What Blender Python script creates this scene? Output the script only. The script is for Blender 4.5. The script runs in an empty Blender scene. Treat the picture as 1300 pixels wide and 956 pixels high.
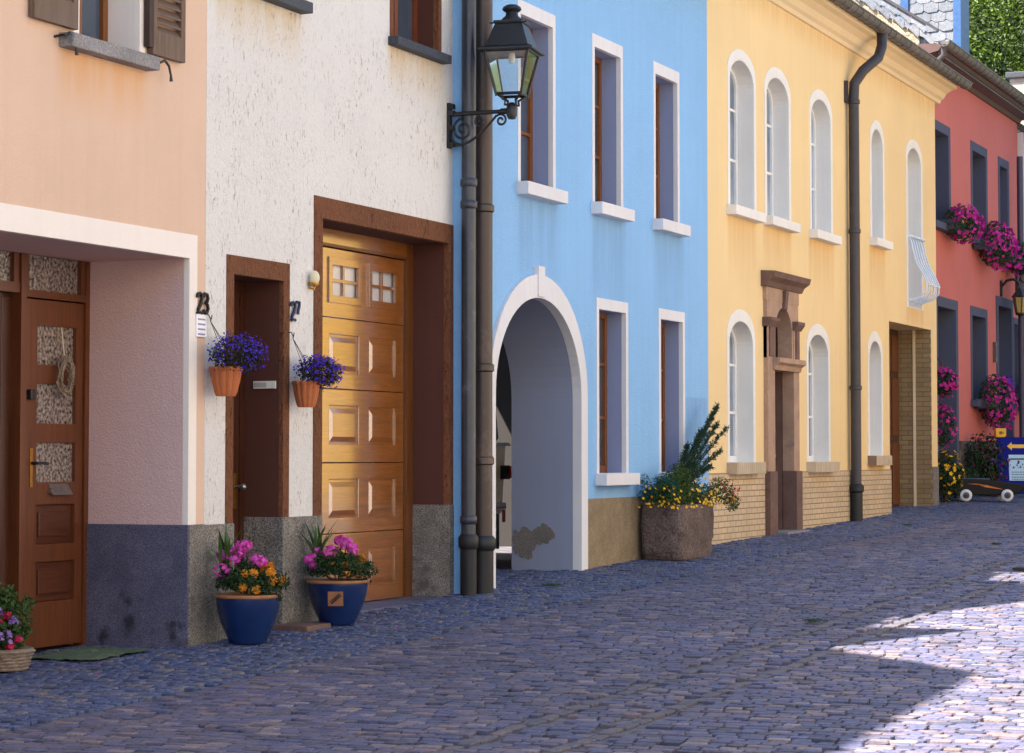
import bpy, bmesh, math, random
import numpy as np
from mathutils import Vector, Matrix, noise
from mathutils.geometry import tessellate_polygon

random.seed(7); rng = np.random.default_rng(7)
scene = bpy.context.scene
COL = scene.collection
R = math.radians
PI = math.pi

# ------------------------------------------------------------------ surveying
# camera at the origin (eye height z = 0); the row of houses runs along +Y, its
# fronts stand at x = -8.3.  pt() turns a sighting (u, v) taken from the camera
# into the real point (Y, Z) on the upright plane at distance x.
FOC = 3000.0; YAW = math.atan(1270 / FOC); PIT = math.atan(145 / FOC)
_f = Vector((-math.sin(YAW) * math.cos(PIT), math.cos(YAW) * math.cos(PIT), math.sin(PIT)))
_r = Vector((math.cos(YAW), math.sin(YAW), 0))
_u = _r.cross(_f)
def ray(u, v): return _f + _r * ((u - 650) / FOC) + _u * ((433.5 - v) / FOC)
def pt(u, v, x):
    d = ray(u, v); t = x / d.x
    return d.y * t, d.z * t
def yy(u, x, v=433): return pt(u, v, x)[0]
def zz(u, v, x): return pt(u, v, x)[1]
_T = [(-80, -3.4), (0, -1.60), (13.95, -1.287), (18.4, -1.163), (21.4, -1.075), (24, -1.015), (28.6, -.93),
      (33.5, -.832), (36.6, -.768), (45, -.60), (70, -.1), (400, 6)]
def zg(Y):
    for (a, b), (c, d) in zip(_T, _T[1:]):
        if Y <= c: return b + (d - b) * (Y - a) / (c - a)
    return _T[-1][1]

# ------------------------------------------------------------------ mesh kit
class MB:
    def __init__(s): s.v = []; s.f = []
    def add(s, vs, fs):
        o = len(s.v); s.v.extend([tuple(p) for p in vs]); s.f.extend([tuple(i + o for i in f) for f in fs]); return s
    def box(s, x0, x1, y0, y1, z0, z1):
        v = [(x, y, z) for x in (x0, x1) for y in (y0, y1) for z in (z0, z1)]
        return s.add(v, [(0, 1, 3, 2), (4, 6, 7, 5), (0, 4, 5, 1), (2, 3, 7, 6), (0, 2, 6, 4), (1, 5, 7, 3)])
    def slab(s, outer, holes, x0, x1):            # (Y,Z) outline with holes, extruded in x
        polys = [outer] + list(holes)
        tri = tessellate_polygon([[Vector((p[0], p[1], 0)) for p in q] for q in polys])
        pts = [p for q in polys for p in q]; n = len(pts)
        vs = [(x0, p[0], p[1]) for p in pts] + [(x1, p[0], p[1]) for p in pts]
        fs = [tuple(t) for t in tri] + [tuple(i + n for i in reversed(t)) for t in tri]
        o = 0
        for q in polys:
            m = len(q)
            for i in range(m):
                j = (i + 1) % m; fs.append((o + i, o + j, o + j + n, o + i + n))
            o += m
        return s.add(vs, fs)
    def prism(s, poly, a0, a1, axis='y'):          # outline extruded along y (x,z) or z (x,y)
        n = len(poly)
        if axis == 'y': vs = [(p[0], a0, p[1]) for p in poly] + [(p[0], a1, p[1]) for p in poly]
        elif axis == 'z': vs = [(p[0], p[1], a0) for p in poly] + [(p[0], p[1], a1) for p in poly]
        else: vs = [(a0, p[0], p[1]) for p in poly] + [(a1, p[0], p[1]) for p in poly]
        fs = [tuple(range(n)), tuple(range(2 * n - 1, n - 1, -1))] + [(i, (i + 1) % n, (i + 1) % n + n, i + n) for i in range(n)]
        return s.add(vs, fs)
    def tube(s, pts, r, n=10, caps=True):
        pts = [Vector(p) for p in pts]; rs = r if isinstance(r, (list, tuple)) else [r] * len(pts)
        vs = []; fs = []; prev = None
        for i, p in enumerate(pts):
            t = (pts[min(i + 1, len(pts) - 1)] - pts[max(i - 1, 0)]).normalized()
            if prev is None:
                a = Vector((0, 0, 1)) if abs(t.z) < .9 else Vector((1, 0, 0))
                u = t.cross(a).normalized()
            else: u = (prev - t * prev.dot(t)).normalized()
            prev = u; w = t.cross(u)
            for k in range(n):
                an = 2 * PI * k / n
                vs.append(p + (u * math.cos(an) + w * math.sin(an)) * rs[i])
        for i in range(len(pts) - 1):
            for k in range(n):
                fs.append((i * n + k, i * n + (k + 1) % n, (i + 1) * n + (k + 1) % n, (i + 1) * n + k))
        if caps: fs.append(tuple(range(n - 1, -1, -1))); fs.append(tuple(range((len(pts) - 1) * n, len(pts) * n)))
        return s.add(vs, fs)
    def lathe(s, prof, c=(0, 0, 0), n=32, flute=0, nfl=12, close=True):
        vs = []; fs = []
        for (r, z) in prof:
            for k in range(n):
                an = 2 * PI * k / n; rr = r * (1 - flute * (0.5 + .5 * math.cos(an * nfl)) ** 2) if flute else r
                vs.append((c[0] + rr * math.cos(an), c[1] + rr * math.sin(an), c[2] + z))
        for i in range(len(prof) - 1):
            for k in range(n):
                fs.append((i * n + k, i * n + (k + 1) % n, (i + 1) * n + (k + 1) % n, (i + 1) * n + k))
        if close:
            fs.append(tuple(range(n - 1, -1, -1))); fs.append(tuple(range((len(prof) - 1) * n, len(prof) * n)))
        return s.add(vs, fs)
    def ball(s, c, r, sc=(1, 1, 1), nu=12, nv=8):
        prof = []
        vs = []; fs = []
        for j in range(1, nv):
            th = PI * j / nv
            for k in range(nu):
                ph = 2 * PI * k / nu
                vs.append((c[0] + r * sc[0] * math.sin(th) * math.cos(ph), c[1] + r * sc[1] * math.sin(th) * math.sin(ph), c[2] + r * sc[2] * math.cos(th)))
        for j in range(nv - 2):
            for k in range(nu): fs.append((j * nu + k, (j + 1) * nu + k, (j + 1) * nu + (k + 1) % nu, j * nu + (k + 1) % nu))
        vs.append((c[0], c[1], c[2] + r * sc[2])); vs.append((c[0], c[1], c[2] - r * sc[2]))
        a = len(vs) - 2
        for k in range(nu): fs.append((a, k, (k + 1) % nu)); fs.append((a + 1, (nv - 2) * nu + (k + 1) % nu, (nv - 2) * nu + k))
        return s.add(vs, fs)
    def leaf(s, c, n, L, W, t=None, fold=.25):
        c = Vector(c); n = Vector(n).normalized()
        if t is None: t = Vector((random.gauss(0, 1), random.gauss(0, 1), random.gauss(0, 1)))
        t = (t - n * t.dot(n))
        if t.length < 1e-4: t = n.orthogonal()
        t.normalize(); b = n.cross(t)
        return s.add([c - t * L * .5, c + b * W * .5 + n * W * fold, c + t * L * .5 - n * L * .1, c - b * W * .5 + n * W * fold], [(0, 2, 1), (0, 3, 2)])
    def floret(s, c, n, r, petals=5, cup=.25):
        c = Vector(c); n = Vector(n).normalized(); t = n.orthogonal().normalized(); b = n.cross(t)
        a0 = random.random() * 6.28; vs = [c]; m = petals * 2
        for k in range(m):
            an = a0 + 2 * PI * k / m; rr = r if k % 2 == 0 else r * .55
            vs.append(c + (t * math.cos(an) + b * math.sin(an)) * rr + n * (cup * rr if k % 2 == 0 else cup * .2 * rr))
        return s.add(vs, [(0, k + 1, (k + 1) % m + 1) for k in range(m)])
    def mesh(s, name, off=Vector((0, 0, 0)), bevel=0, smooth=False, seg=2, recalc=True):
        me = bpy.data.meshes.new(name)
        me.from_pydata([(p[0] - off.x, p[1] - off.y, p[2] - off.z) for p in s.v], [], s.f)
        if recalc or bevel:
            bm = bmesh.new(); bm.from_mesh(me)
            if recalc: bmesh.ops.recalc_face_normals(bm, faces=bm.faces)
            if bevel:
                ed = [e for e in bm.edges if len(e.link_faces) == 2 and e.calc_face_angle(0) > R(28)]
                bmesh.ops.bevel(bm, geom=ed, offset=bevel, segments=seg, profile=.7, affect='EDGES', clamp_overlap=True)
            bm.to_mesh(me); bm.free()
        if smooth:
            me.polygons.foreach_set('use_smooth', [True] * len(me.polygons))
            try: me.set_sharp_from_angle(angle=R(42))
            except Exception: pass
        me.update(); return me

OFF = {}
def thing(name, label, cat, loc, group=None, local=False, rz=0):
    o = bpy.data.objects.new(name, None); COL.objects.link(o)
    o.empty_display_size = .2; o.location = loc; o.rotation_euler = (0, 0, rz)
    o['label'] = label; o['category'] = cat
    if group: o['group'] = group
    OFF[o.name] = Vector((0, 0, 0)) if local else Vector(loc)
    return o
def part(mb, name, mat, parent, bevel=0, smooth=False, label=None, seg=2, recalc=True, kind=None):
    off = OFF[parent.name] if parent else Vector((0, 0, 0))
    me = mb.mesh(name, off, bevel, smooth, seg, recalc) if isinstance(mb, MB) else mb
    if len(me.materials) == 0: me.materials.append(mat)
    o = bpy.data.objects.new(name, me); COL.objects.link(o)
    if parent: o.parent = parent
    OFF[o.name] = off
    if label: o['label'] = label
    if kind: o['kind'] = kind
    return o
def solo(mb, name, mat, label, cat, loc=(0, 0, 0), group=None, **k):     # a thing that is one mesh
    L = Vector(loc); me = mb.mesh(name, L, k.get('bevel', 0), k.get('smooth', False), recalc=k.get('recalc', True))
    me.materials.append(mat); o = bpy.data.objects.new(name, me); COL.objects.link(o); o.location = L
    o['label'] = label; o['category'] = cat
    if group: o['group'] = group
    OFF[o.name] = L
    return o
def text_mesh(txt, size, depth, at, bold=0.0):        # lettering facing +X, lower left corner at (x, Y, Z)
    cu = bpy.data.curves.new('lettering', 'FONT'); cu.body = txt; cu.size = size; cu.extrude = depth / 2; cu.offset = bold; cu.resolution_u = 4
    o = bpy.data.objects.new('lettering', cu); COL.objects.link(o)
    dg = bpy.context.evaluated_depsgraph_get()
    me = bpy.data.meshes.new_from_object(o.evaluated_get(dg)); bpy.data.objects.remove(o)
    m = Matrix(((0, 0, 1, at[0]), (1, 0, 0, at[1]), (0, 1, 0, at[2]), (0, 0, 0, 1)))
    me.transform(m); mb = MB(); mb.v = [tuple(v.co) for v in me.vertices]; mb.f = [tuple(p.vertices) for p in me.polygons]
    return mb

# ------------------------------------------------------------------ materials
MATS = {}
class NT:
    def __init__(s, name):
        m = bpy.data.materials.new(name); m.use_nodes = True; s.m = m; s.t = m.node_tree; s.n = s.t.nodes
        s.b = s.n['Principled BSDF']; s.tc = s.n.new('ShaderNodeTexCoord'); MATS[name] = m
    def link(s, a, b): s.t.links.new(a, b)
    def coord(s, scale=(1, 1, 1), src='Object'):
        mp = s.n.new('ShaderNodeMapping'); mp.inputs['Scale'].default_value = scale
        s.link(s.tc.outputs[src], mp.inputs['Vector']); return mp.outputs[0]
    def noise(s, scale, detail=4, rough=.55, vec=None, dist=0):
        t = s.n.new('ShaderNodeTexNoise'); t.inputs['Scale'].default_value = scale; t.inputs['Detail'].default_value = detail
        t.inputs['Roughness'].default_value = rough; t.inputs['Distortion'].default_value = dist
        s.link(vec if vec else s.coord(), t.inputs['Vector']); return t.outputs['Fac']
    def ramp(s, fac, stops):
        r = s.n.new('ShaderNodeValToRGB'); s.link(fac, r.inputs[0]); e = r.color_ramp.elements
        while len(e) < len(stops): e.new(.5)
        for q, (p, c) in zip(e, stops): q.position = p; q.color = (c, c, c, 1) if isinstance(c, (int, float)) else (*c, 1)
        return r.outputs[0]
    def mix(s, fac, a, b, mode='MIX'):
        x = s.n.new('ShaderNodeMix'); x.data_type = 'RGBA'; x.blend_type = mode
        for sock, val in ((x.inputs[0], fac), (x.inputs[6], a), (x.inputs[7], b)):
            if hasattr(val, 'is_output'): s.link(val, sock)
            elif isinstance(val, (int, float)): sock.default_value = val
            else: sock.default_value = (*val, 1)
        return x.outputs[2]
    def math(s, op, a, b=0.0):
        x = s.n.new('ShaderNodeMath'); x.operation = op
        for sock, val in ((x.inputs[0], a), (x.inputs[1], b)):
            if hasattr(val, 'is_output'): s.link(val, sock)
            else: sock.default_value = val
        return x.outputs[0]
    def bump(s, h, strength=.3, dist=.01, prev=None):
        b = s.n.new('ShaderNodeBump'); b.inputs['Strength'].default_value = strength; b.inputs['Distance'].default_value = dist
        s.link(h, b.inputs['Height'])
        if prev: s.link(prev, b.inputs['Normal'])
        return b.outputs[0]
    def out(s, col=None, rough=None, normal=None, spec=None, metal=None):
        for key, v in (('Base Color', col), ('Roughness', rough), ('Normal', normal), ('Specular IOR Level', spec), ('Metallic', metal)):
            if v is None: continue
            if hasattr(v, 'is_output'): s.link(v, s.b.inputs[key])
            elif isinstance(v, (int, float)): s.b.inputs[key].default_value = v
            else: s.b.inputs[key].default_value = (*v, 1)
        return s.m
def dk(c, k): return tuple(x * k for x in c)

def plaster(name, c, grain=90, strength=.35, var=.10, dirt=None, pits=None, streak=.06, dist=.006, stains_and_glow=(), scol=(.5, .4, .3), base=(0, 0), sfac=.7):
    s = NT(name)
    big = s.noise(.7, 5, .6); mid = s.noise(6, 5, .6); fine = s.noise(grain, 3, .6)
    st = s.noise(1.0, 5, .65, s.coord((9, 9, .35)))
    k = s.mix(s.ramp(big, [(.3, 1 - var), (.7, 1 + var * .35)]), (0, 0, 0), c) if False else None
    col = s.mix(s.ramp(big, [(.3, 0), (.72, 1)]), dk(c, 1 - var), c)
    col = s.mix(s.ramp(st, [(.45, 0), (.75, streak * 4)]), col, dk(c, .8))
    col = s.mix(s.ramp(fine, [(.35, .16), (.6, 0)]), col, dk(c, .6))
    h = s.math('ADD', s.math('MULTIPLY', fine, 1.0), s.math('MULTIPLY', mid, .8))
    if stains_and_glow:  # rain streaks, plus orange bounce glow under sills painted into the colour
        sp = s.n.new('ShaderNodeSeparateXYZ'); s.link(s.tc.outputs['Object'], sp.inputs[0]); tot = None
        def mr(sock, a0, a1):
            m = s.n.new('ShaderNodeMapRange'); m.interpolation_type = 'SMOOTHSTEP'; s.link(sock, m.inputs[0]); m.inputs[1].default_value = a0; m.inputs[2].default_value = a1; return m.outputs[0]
        for (y0, y1, zt, ln) in stains_and_glow:
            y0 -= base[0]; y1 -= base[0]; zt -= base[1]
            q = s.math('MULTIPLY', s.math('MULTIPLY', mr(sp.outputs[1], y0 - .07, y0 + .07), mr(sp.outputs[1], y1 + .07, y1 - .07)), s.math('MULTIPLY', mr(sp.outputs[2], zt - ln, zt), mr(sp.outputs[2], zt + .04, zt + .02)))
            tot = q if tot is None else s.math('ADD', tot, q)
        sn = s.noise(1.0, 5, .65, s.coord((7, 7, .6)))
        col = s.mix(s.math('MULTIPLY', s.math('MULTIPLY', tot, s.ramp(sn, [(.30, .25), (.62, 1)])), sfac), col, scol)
    if pits:
        pv = s.noise(1.0, 3, .55, s.coord((48, 48, 17)), 1.0); clus = s.noise(2.2, 3, .5)
        mask = s.math('MULTIPLY', s.ramp(pv, [(.60, 0), (.68, 1)]), s.ramp(clus, [(.36, .12), (.62, 1)]))
        col = s.mix(s.math('MULTIPLY', mask, .75), col, pits)
        ro = s.noise(1.0, 4, .6, s.coord((40, 40, 26)), .5)
        h = s.math('SUBTRACT', s.math('ADD', h, s.math('MULTIPLY', ro, 2.2)), s.math('MULTIPLY', mask, 1.2))
    if dirt:
        dn = s.noise(2.5, 6, .7); sep = s.n.new('ShaderNodeSeparateXYZ'); s.link(s.tc.outputs['Object'], sep.inputs[0])
        low = s.ramp(sep.outputs[2], [(0.0, 1), (.75, 0)])
        col = s.mix(s.math('MULTIPLY', s.ramp(dn, [(.42, 0), (.62, 1)]), s.math('MULTIPLY', low, .7)), col, dirt)
    return s.out(col, .88, s.bump(h, strength, dist), .25)

def granite(name, a, b, scale=160, rough=.8, strength=.3, blot=None):
    s = NT(name); n1 = s.noise(scale, 2, .7); n2 = s.noise(5, 5, .65)
    col = s.mix(s.ramp(n1, [(.38, 0), (.62, 1)]), a, b)
    col = s.mix(s.ramp(n2, [(.35, .45), (.65, 0)]), col, dk(a, .6))
    if blot:
        n3 = s.noise(3.2, 4, .6); col = s.mix(s.ramp(n3, [(.60, 0), (.68, .8)]), col, blot)
    return s.out(col, rough, s.bump(s.math('ADD', n1, s.math('MULTIPLY', n2, 2)), strength, .006), .3)

def wood(name, c, axis='z', rough=.42, coat=.0, contrast=.45, spec=.4, scale=1.0):
    s = NT(name); sc = {'z': (22, 22, 1.2), 'y': (22, 1.2, 22), 'x': (1.2, 22, 22)}[axis]
    g = s.noise(scale, 6, .65, s.coord(sc), 1.2); b = s.noise(1.3, 3, .5)
    f = s.noise(6 * scale, 3, .6, s.coord(sc))
    col = s.mix(s.ramp(g, [(.3, 0), (.7, 1)]), dk(c, 1 - contrast), dk(c, 1.15))
    col = s.mix(s.ramp(f, [(.4, .35), (.55, 0)]), col, dk(c, .35))
    col = s.mix(s.ramp(b, [(.35, .35), (.65, 0)]), col, dk(c, .6))
    s.out(col, s.ramp(b, [(.3, rough * .85), (.7, rough * 1.25)]), s.bump(s.math('ADD', g, f), .12, .003), spec)
    s.b.inputs['Coat Weight'].default_value = coat; s.b.inputs['Coat Roughness'].default_value = .16
    return s.m

def paint(name, c, rough=.45, var=.12, scale=12, metal=0, spec=.4, bump=.06, wear=None):
    s = NT(name); n = s.noise(scale, 5, .6); n2 = s.noise(scale * 12, 3, .6)
    col = s.mix(s.ramp(n, [(.3, 0), (.7, 1)]), dk(c, 1 - var), dk(c, 1 + var * .4))
    if wear: col = s.mix(s.ramp(s.noise(scale * .6, 6, .7), [(.58, 0), (.70, .8)]), col, wear)
    return s.out(col, s.ramp(n, [(.3, rough * .85), (.7, min(1, rough * 1.2))]), s.bump(s.math('ADD', n, n2), bump, .003), spec, metal)

def leafmat(name, c1, c2, rough=.55, trans=.25):
    s = NT(name); g = s.n.new('ShaderNodeNewGeometry')
    col = s.ramp(g.outputs['Random Per Island'], [(0, c1), (.55, tuple((a + b) / 2 for a, b in zip(c1, c2))), (1, c2)])
    s.out(col, rough, None, .3)
    tr = s.n.new('ShaderNodeBsdfTranslucent'); s.link(col, tr.inputs[0]); mx = s.n.new('ShaderNodeMixShader'); mx.inputs[0].default_value = trans
    s.link(s.b.outputs[0], mx.inputs[1]); s.link(tr.outputs[0], mx.inputs[2]); s.link(mx.outputs[0], s.n['Material Output'].inputs[0])
    return s.m

def glass(name, c, rough=.06, bump=.0, bscale=20, spec=.6, tint2=None, tscale=1.2):
    s = NT(name); n = s.noise(tscale, 3, .5)
    col = s.mix(s.ramp(n, [(.35, 0), (.65, 1)]), c, tint2 or dk(c, 1.6))
    s.out(col, rough, s.bump(s.noise(bscale, 2, .5), bump, .01) if bump else None, spec)
    return s.m

def clear_glass(name, tint=(.9, .95, .95)):
    s = NT(name); tr = s.n.new('ShaderNodeBsdfTransparent'); tr.inputs[0].default_value = (*tint, 1)
    gl = s.n.new('ShaderNodeBsdfGlossy'); gl.inputs['Roughness'].default_value = .05
    n = s.noise(7, 4, .6); fr = s.n.new('ShaderNodeFresnel'); fr.inputs[0].default_value = 1.5
    mx = s.n.new('ShaderNodeMixShader'); s.link(s.math('ADD', fr.outputs[0], s.math('MULTIPLY', n, .18)), mx.inputs[0])
    s.link(tr.outputs[0], mx.inputs[1]); s.link(gl.outputs[0], mx.inputs[2]); s.link(mx.outputs[0], s.n['Material Output'].inputs[0])
    return s.m

def brickmat(name, c1, c2, mortar, bw=.22, bh=.066, rough=.5, axis='yz', gap=.006):
    s = NT(name); sep = s.n.new('ShaderNodeSeparateXYZ'); s.link(s.tc.outputs['Object'], sep.inputs[0])
    cb = s.n.new('ShaderNodeCombineXYZ')
    i0 = {'y': 1, 'x': 0}[axis[0]]; s.link(sep.outputs[i0], cb.inputs[0]); s.link(sep.outputs[2], cb.inputs[1])
    b = s.n.new('ShaderNodeTexBrick'); s.link(cb.outputs[0], b.inputs['Vector'])
    for k, v in (('Scale', 1), ('Brick Width', bw), ('Row Height', bh), ('Mortar Size', gap), ('Mortar Smooth', .3), ('Bias', 0)): b.inputs[k].default_value = v
    for k, v in (('Color1', c1), ('Color2', c2), ('Mortar', mortar)): b.inputs[k].default_value = (*v, 1)
    n = s.noise(3, 5, .6); col = s.mix(s.ramp(n, [(.35, .4), (.65, 0)]), b.outputs['Color'], dk(c1, .55))
    inv = s.math('SUBTRACT', 1.0, b.outputs['Fac'])
    return s.out(col, rough, s.bump(s.math('ADD', inv, s.math('MULTIPLY', s.noise(60, 3), .3)), .5, .006), .35)

def stones(name, cols, rough=.6):
    s = NT(name); g = s.n.new('ShaderNodeNewGeometry')
    n = len(cols); col = s.ramp(g.outputs['Random Per Island'], [(i / (n - 1), c) for i, c in enumerate(cols)])
    big = s.noise(.45, 5, .6); n1 = s.noise(55, 4, .7); mid = s.noise(9, 4, .6)
    col = s.mix(s.ramp(n1, [(.35, .55), (.6, 0)]), col, (.02, .022, .03))
    col = s.mix(s.ramp(mid, [(.5, 0), (.7, .35)]), col, (.24, .20, .20))
    col = s.mix(s.ramp(big, [(.38, .35), (.6, 0)]), col, (.055, .055, .08))
    return s.out(col, s.ramp(mid, [(.3, rough * .8), (.7, rough * 1.3)]), s.bump(s.math('ADD', n1, s.math('MULTIPLY', mid, 1.5)), .5, .006), .4)
# ------------------------------------------------------------------ camera, sun, sky
cd = bpy.data.cameras.new('camera'); cam = bpy.data.objects.new('camera', cd); COL.objects.link(cam); scene.camera = cam
cd.sensor_width = 36; cd.lens = FOC / 1300 * 36; cd.shift_y = -44.5 / 1300; cd.clip_start = .1; cd.clip_end = 2000
cam.location = (0, 0, 0)
cam.rotation_euler = Matrix((_r, _u, -_f)).transposed().to_euler()
SUN_EL, SUN_AZ = R(52), R(225)
SUN_S, SKY_S = 24.0, .42
to_sun = Vector((math.sin(SUN_AZ) * math.cos(SUN_EL), math.cos(SUN_AZ) * math.cos(SUN_EL), math.sin(SUN_EL)))
ld = bpy.data.lights.new('sun', 'SUN'); ld.energy = SUN_S; ld.angle = R(.5); ld.color = (1, .90, .77)
lo = bpy.data.objects.new('sun', ld); COL.objects.link(lo); lo.rotation_euler = to_sun.to_track_quat('Z', 'Y').to_euler(); lo.location = (-30, -30, 40)
w = bpy.data.worlds.new('World'); scene.world = w; w.use_nodes = True
sk = w.node_tree.nodes.new('ShaderNodeTexSky'); sk.sky_type = 'NISHITA'; sk.sun_disc = False; sk.sun_elevation = SUN_EL; sk.sun_rotation = SUN_AZ
sk.air_density = 1.2; sk.dust_density = .6; sk.ozone_density = 1.0
w.node_tree.links.new(sk.outputs[0], w.node_tree.nodes['Background'].inputs[0]); w.node_tree.nodes['Background'].inputs[1].default_value = SKY_S
vs_ = scene.view_settings; vs_.view_transform = 'Standard'; vs_.look = 'None'; vs_.exposure = 0; vs_.gamma = 1
scene.cycles.max_bounces = 8; scene.cycles.diffuse_bounces = 5; scene.cycles.transparent_max_bounces = 8
scene.cycles.use_denoising = True; scene.cycles.sample_clamp_indirect = 6

# ------------------------------------------------------------------ palette
PEACH, WHITE, BLUE, YELLOW, RED = (.70, .49, .365), (.80, .77, .74), (.265, .50, .80), (.84, .625, .325), (.60, .17, .145)
m_peach = plaster('peach_plaster', PEACH, 110, .35, .10, streak=.07, stains_and_glow=[(12.36, 13.36, 2.55, .5)], scol=(.62, .32, .13), base=(12, zg(12)), sfac=.75)  # warm bounce glow below the sill is mixed in as orange
m_peachband = plaster('cream_band', (.84, .76, .70), 130, .15, .05)
m_alcove = plaster('pebbled_plaster', (.68, .47, .45), 75, .9, .10, dist=.010)
m_white = plaster('scratched_white_plaster', WHITE, 120, .75, .05, pits=(.36, .22, .14), streak=.05, dist=.012, stains_and_glow=[(14.3, 15.55, 3.30, .5), (17.05, 18.1, 3.31, .5)], scol=(.66, .50, .30), base=(16.2, zg(16.2)), sfac=.8)  # sill tint carries orange bounce glow as well as stains
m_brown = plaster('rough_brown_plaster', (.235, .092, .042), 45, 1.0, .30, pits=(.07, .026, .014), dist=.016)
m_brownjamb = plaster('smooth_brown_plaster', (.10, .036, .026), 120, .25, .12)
m_blue = plaster('sky_blue_plaster', BLUE, 55, .9, .10, streak=.09, dist=.009, stains_and_glow=[(19.5, 20.5, 2.34, 1.3), (21.37, 22.3, 2.34, 1.4), (23.17, 24.1, 2.34, 1.3), (21.4, 22.4, -.29, .2), (24.1, 24.9, .6, 1.2)], scol=(.17, .30, .50), base=(21.7, zg(21.7)), sfac=.6)
m_bluetrim = plaster('pale_trim', (.74, .72, .73), 110, .3, .12, streak=.12)
m_bluereveal = plaster('blue_shaded_reveal', (.27, .31, .48), 150, .1, .06)  # white paint, with blue skylit shade put into its colour
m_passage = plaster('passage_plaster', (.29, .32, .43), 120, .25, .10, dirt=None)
m_passdark = plaster('passage_back_plaster', (.045, .042, .042), 120, .25, .2)  # near black, so the opened passage still looks shaded
m_yellow = plaster('yellow_plaster', YELLOW, 110, .35, .09, streak=.07, stains_and_glow=[(26, 27.1, 2.78, 1.0), (27.4, 28.6, 2.79, .8), (29.4, 30.6, 2.80, 1.0), (32.5, 33.4, 2.94, .9), (34.7, 35.8, 2.2, .5), (25.9, 27.1, -.2, .3), (32.3, 33.3, -.12, .2), (25, 36.8, 5.6, .45)], scol=(.62, .36, .14), base=(30.8, zg(30.8)), sfac=.6)
m_ytrim = plaster('white_window_band', (.83, .80, .75), 110, .3, .12, streak=.12)
m_cornice = plaster('cream_cornice', (.78, .62, .40), 80, .2, .12, streak=.08)
m_red = plaster('red_plaster', RED, 100, .35, .14, streak=.10)
m_gable = plaster('crumbling_plaster', (.62, .50, .36), 12, 1.0, .3, pits=(.20, .13, .08), dist=.04)
m_slatestone = plaster('dark_slate_surround', (.085, .095, .15), 90, .3, .2)
m_bluegran = granite('dark_blue_granite', (.055, .06, .115), (.17, .155, .22), 110, .75, .4, blot=(.02, .02, .028))
m_graygran = granite('grey_granite', (.065, .06, .056), (.36, .325, .285), 105, .8, .5, blot=(.09, .08, .07))
m_tan = granite('tan_roughcast', (.20, .145, .085), (.36, .27, .165), 110, .85, .8)
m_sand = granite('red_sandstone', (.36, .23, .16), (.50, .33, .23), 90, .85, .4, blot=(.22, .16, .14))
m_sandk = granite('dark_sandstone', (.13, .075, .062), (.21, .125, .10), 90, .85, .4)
m_slatesill = granite('dark_slate_sill', (.035, .04, .055), (.07, .075, .095), 60, .6, .2)
m_concsill = granite('weathered_concrete_sill', (.20, .19, .19), (.33, .31, .31), 60, .85, .5, blot=(.07, .07, .07))
m_brick = brickmat('cream_glazed_brick', (.66, .50, .33), (.58, .43, .27), (.20, .13, .08), .21, .068)
m_brickjamb = brickmat('tan_brick_jamb', (.34, .235, .115), (.26, .175, .085), (.13, .08, .04), .23, .075, .5, 'xz')
m_bricksill = brickmat('cream_brick_sill', (.60, .48, .35), (.50, .39, .27), (.22, .15, .10), .075, .30, gap=.004)
m_fieldstone = granite('dark_field_stone', (.045, .038, .036), (.16, .13, .11), 7, .85, 1.0)
m_door = wood('reddish_door_wood', (.155, .045, .013), 'z', .38, .15)
m_doorx = wood('reddish_rail_wood', (.105, .028, .009), 'y', .38, .15)
m_doordk = wood('dark_door_wood', (.075, .022, .010), 'z', .35, .15)
m_garage = wood('golden_garage_wood', (.33, .105, .013), 'y', .36, 1.0, .40); m_garage.node_tree.nodes['Principled BSDF'].inputs['Coat IOR'].default_value = 2.4
m_garframe = wood('brown_garage_frame', (.17, .055, .012), 'z', .45, .1)
m_winwood = wood('brown_window_wood', (.26, .085, .016), 'z', .4, .15)
m_redwin = wood('red_window_wood', (.20, .05, .020), 'z', .35, .2)
m_shutter = wood('grey_brown_shutter_wood', (.17, .105, .07), 'z', .65, 0, .4)
m_shutin = wood('dark_shutter_edge', (.06, .03, .02), 'z', .6)
m_whitepaint = paint('white_window_paint', (.80, .79, .77), .4, .05)
m_ironblk = paint('black_iron', (.012, .012, .014), .42, .3, 20, 0, .5, .15)
m_irongate = paint('pale_blue_iron', (.62, .72, .86), .4, .08)
m_greypipe = paint('grey_zinc_pipe', (.038, .043, .060), .34, .3, 6, .2, .5, .08, wear=(.10, .11, .14))
m_brnpipe = paint('brown_pipe', (.050, .030, .024), .42, .3, 5, .1, .5, .06, wear=(.10, .065, .05))
m_cast = paint('cast_iron_foot', (.012, .013, .016), .5, .3, 8, .2, .5, .15)
m_gutter = paint('weathered_gutter', (.14, .125, .115), .5, .35, 5, .3, .5, .1, wear=(.26, .22, .18))
m_dkpipe = paint('dark_lead_pipe', (.055, .05, .058), .45, .25, 6, .2)
m_brass = paint('old_brass', (.45, .24, .05), .35, .3, 20, .9)
m_chrome = paint('dull_metal', (.35, .34, .33), .3, .2, 20, .9)
m_dark = paint('unlit_room', (.012, .011, .011), .9, .1)
m_pane = glass('window_glass', (.045, .06, .085), .05, .03, 3)
m_panelight = glass('curtained_glass', (.10, .14, .19), .06, .02, 3, .7, (.34, .40, .46))
m_rough = glass('hammered_glass', (.035, .03, .028), .14, 1.0, 42, .9, (.36, .29, .25), 42)  # pale mottle paints the hammered glass sparkle into the colour
m_frost = glass('frosted_garage_glass', (.34, .32, .33), .25, .5, 30, .5, (.62, .60, .60))
m_slateroof = brickmat('slate_roof', (.10, .115, .14), (.16, .175, .20), (.03, .03, .04), .24, .16, .45)
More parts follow.
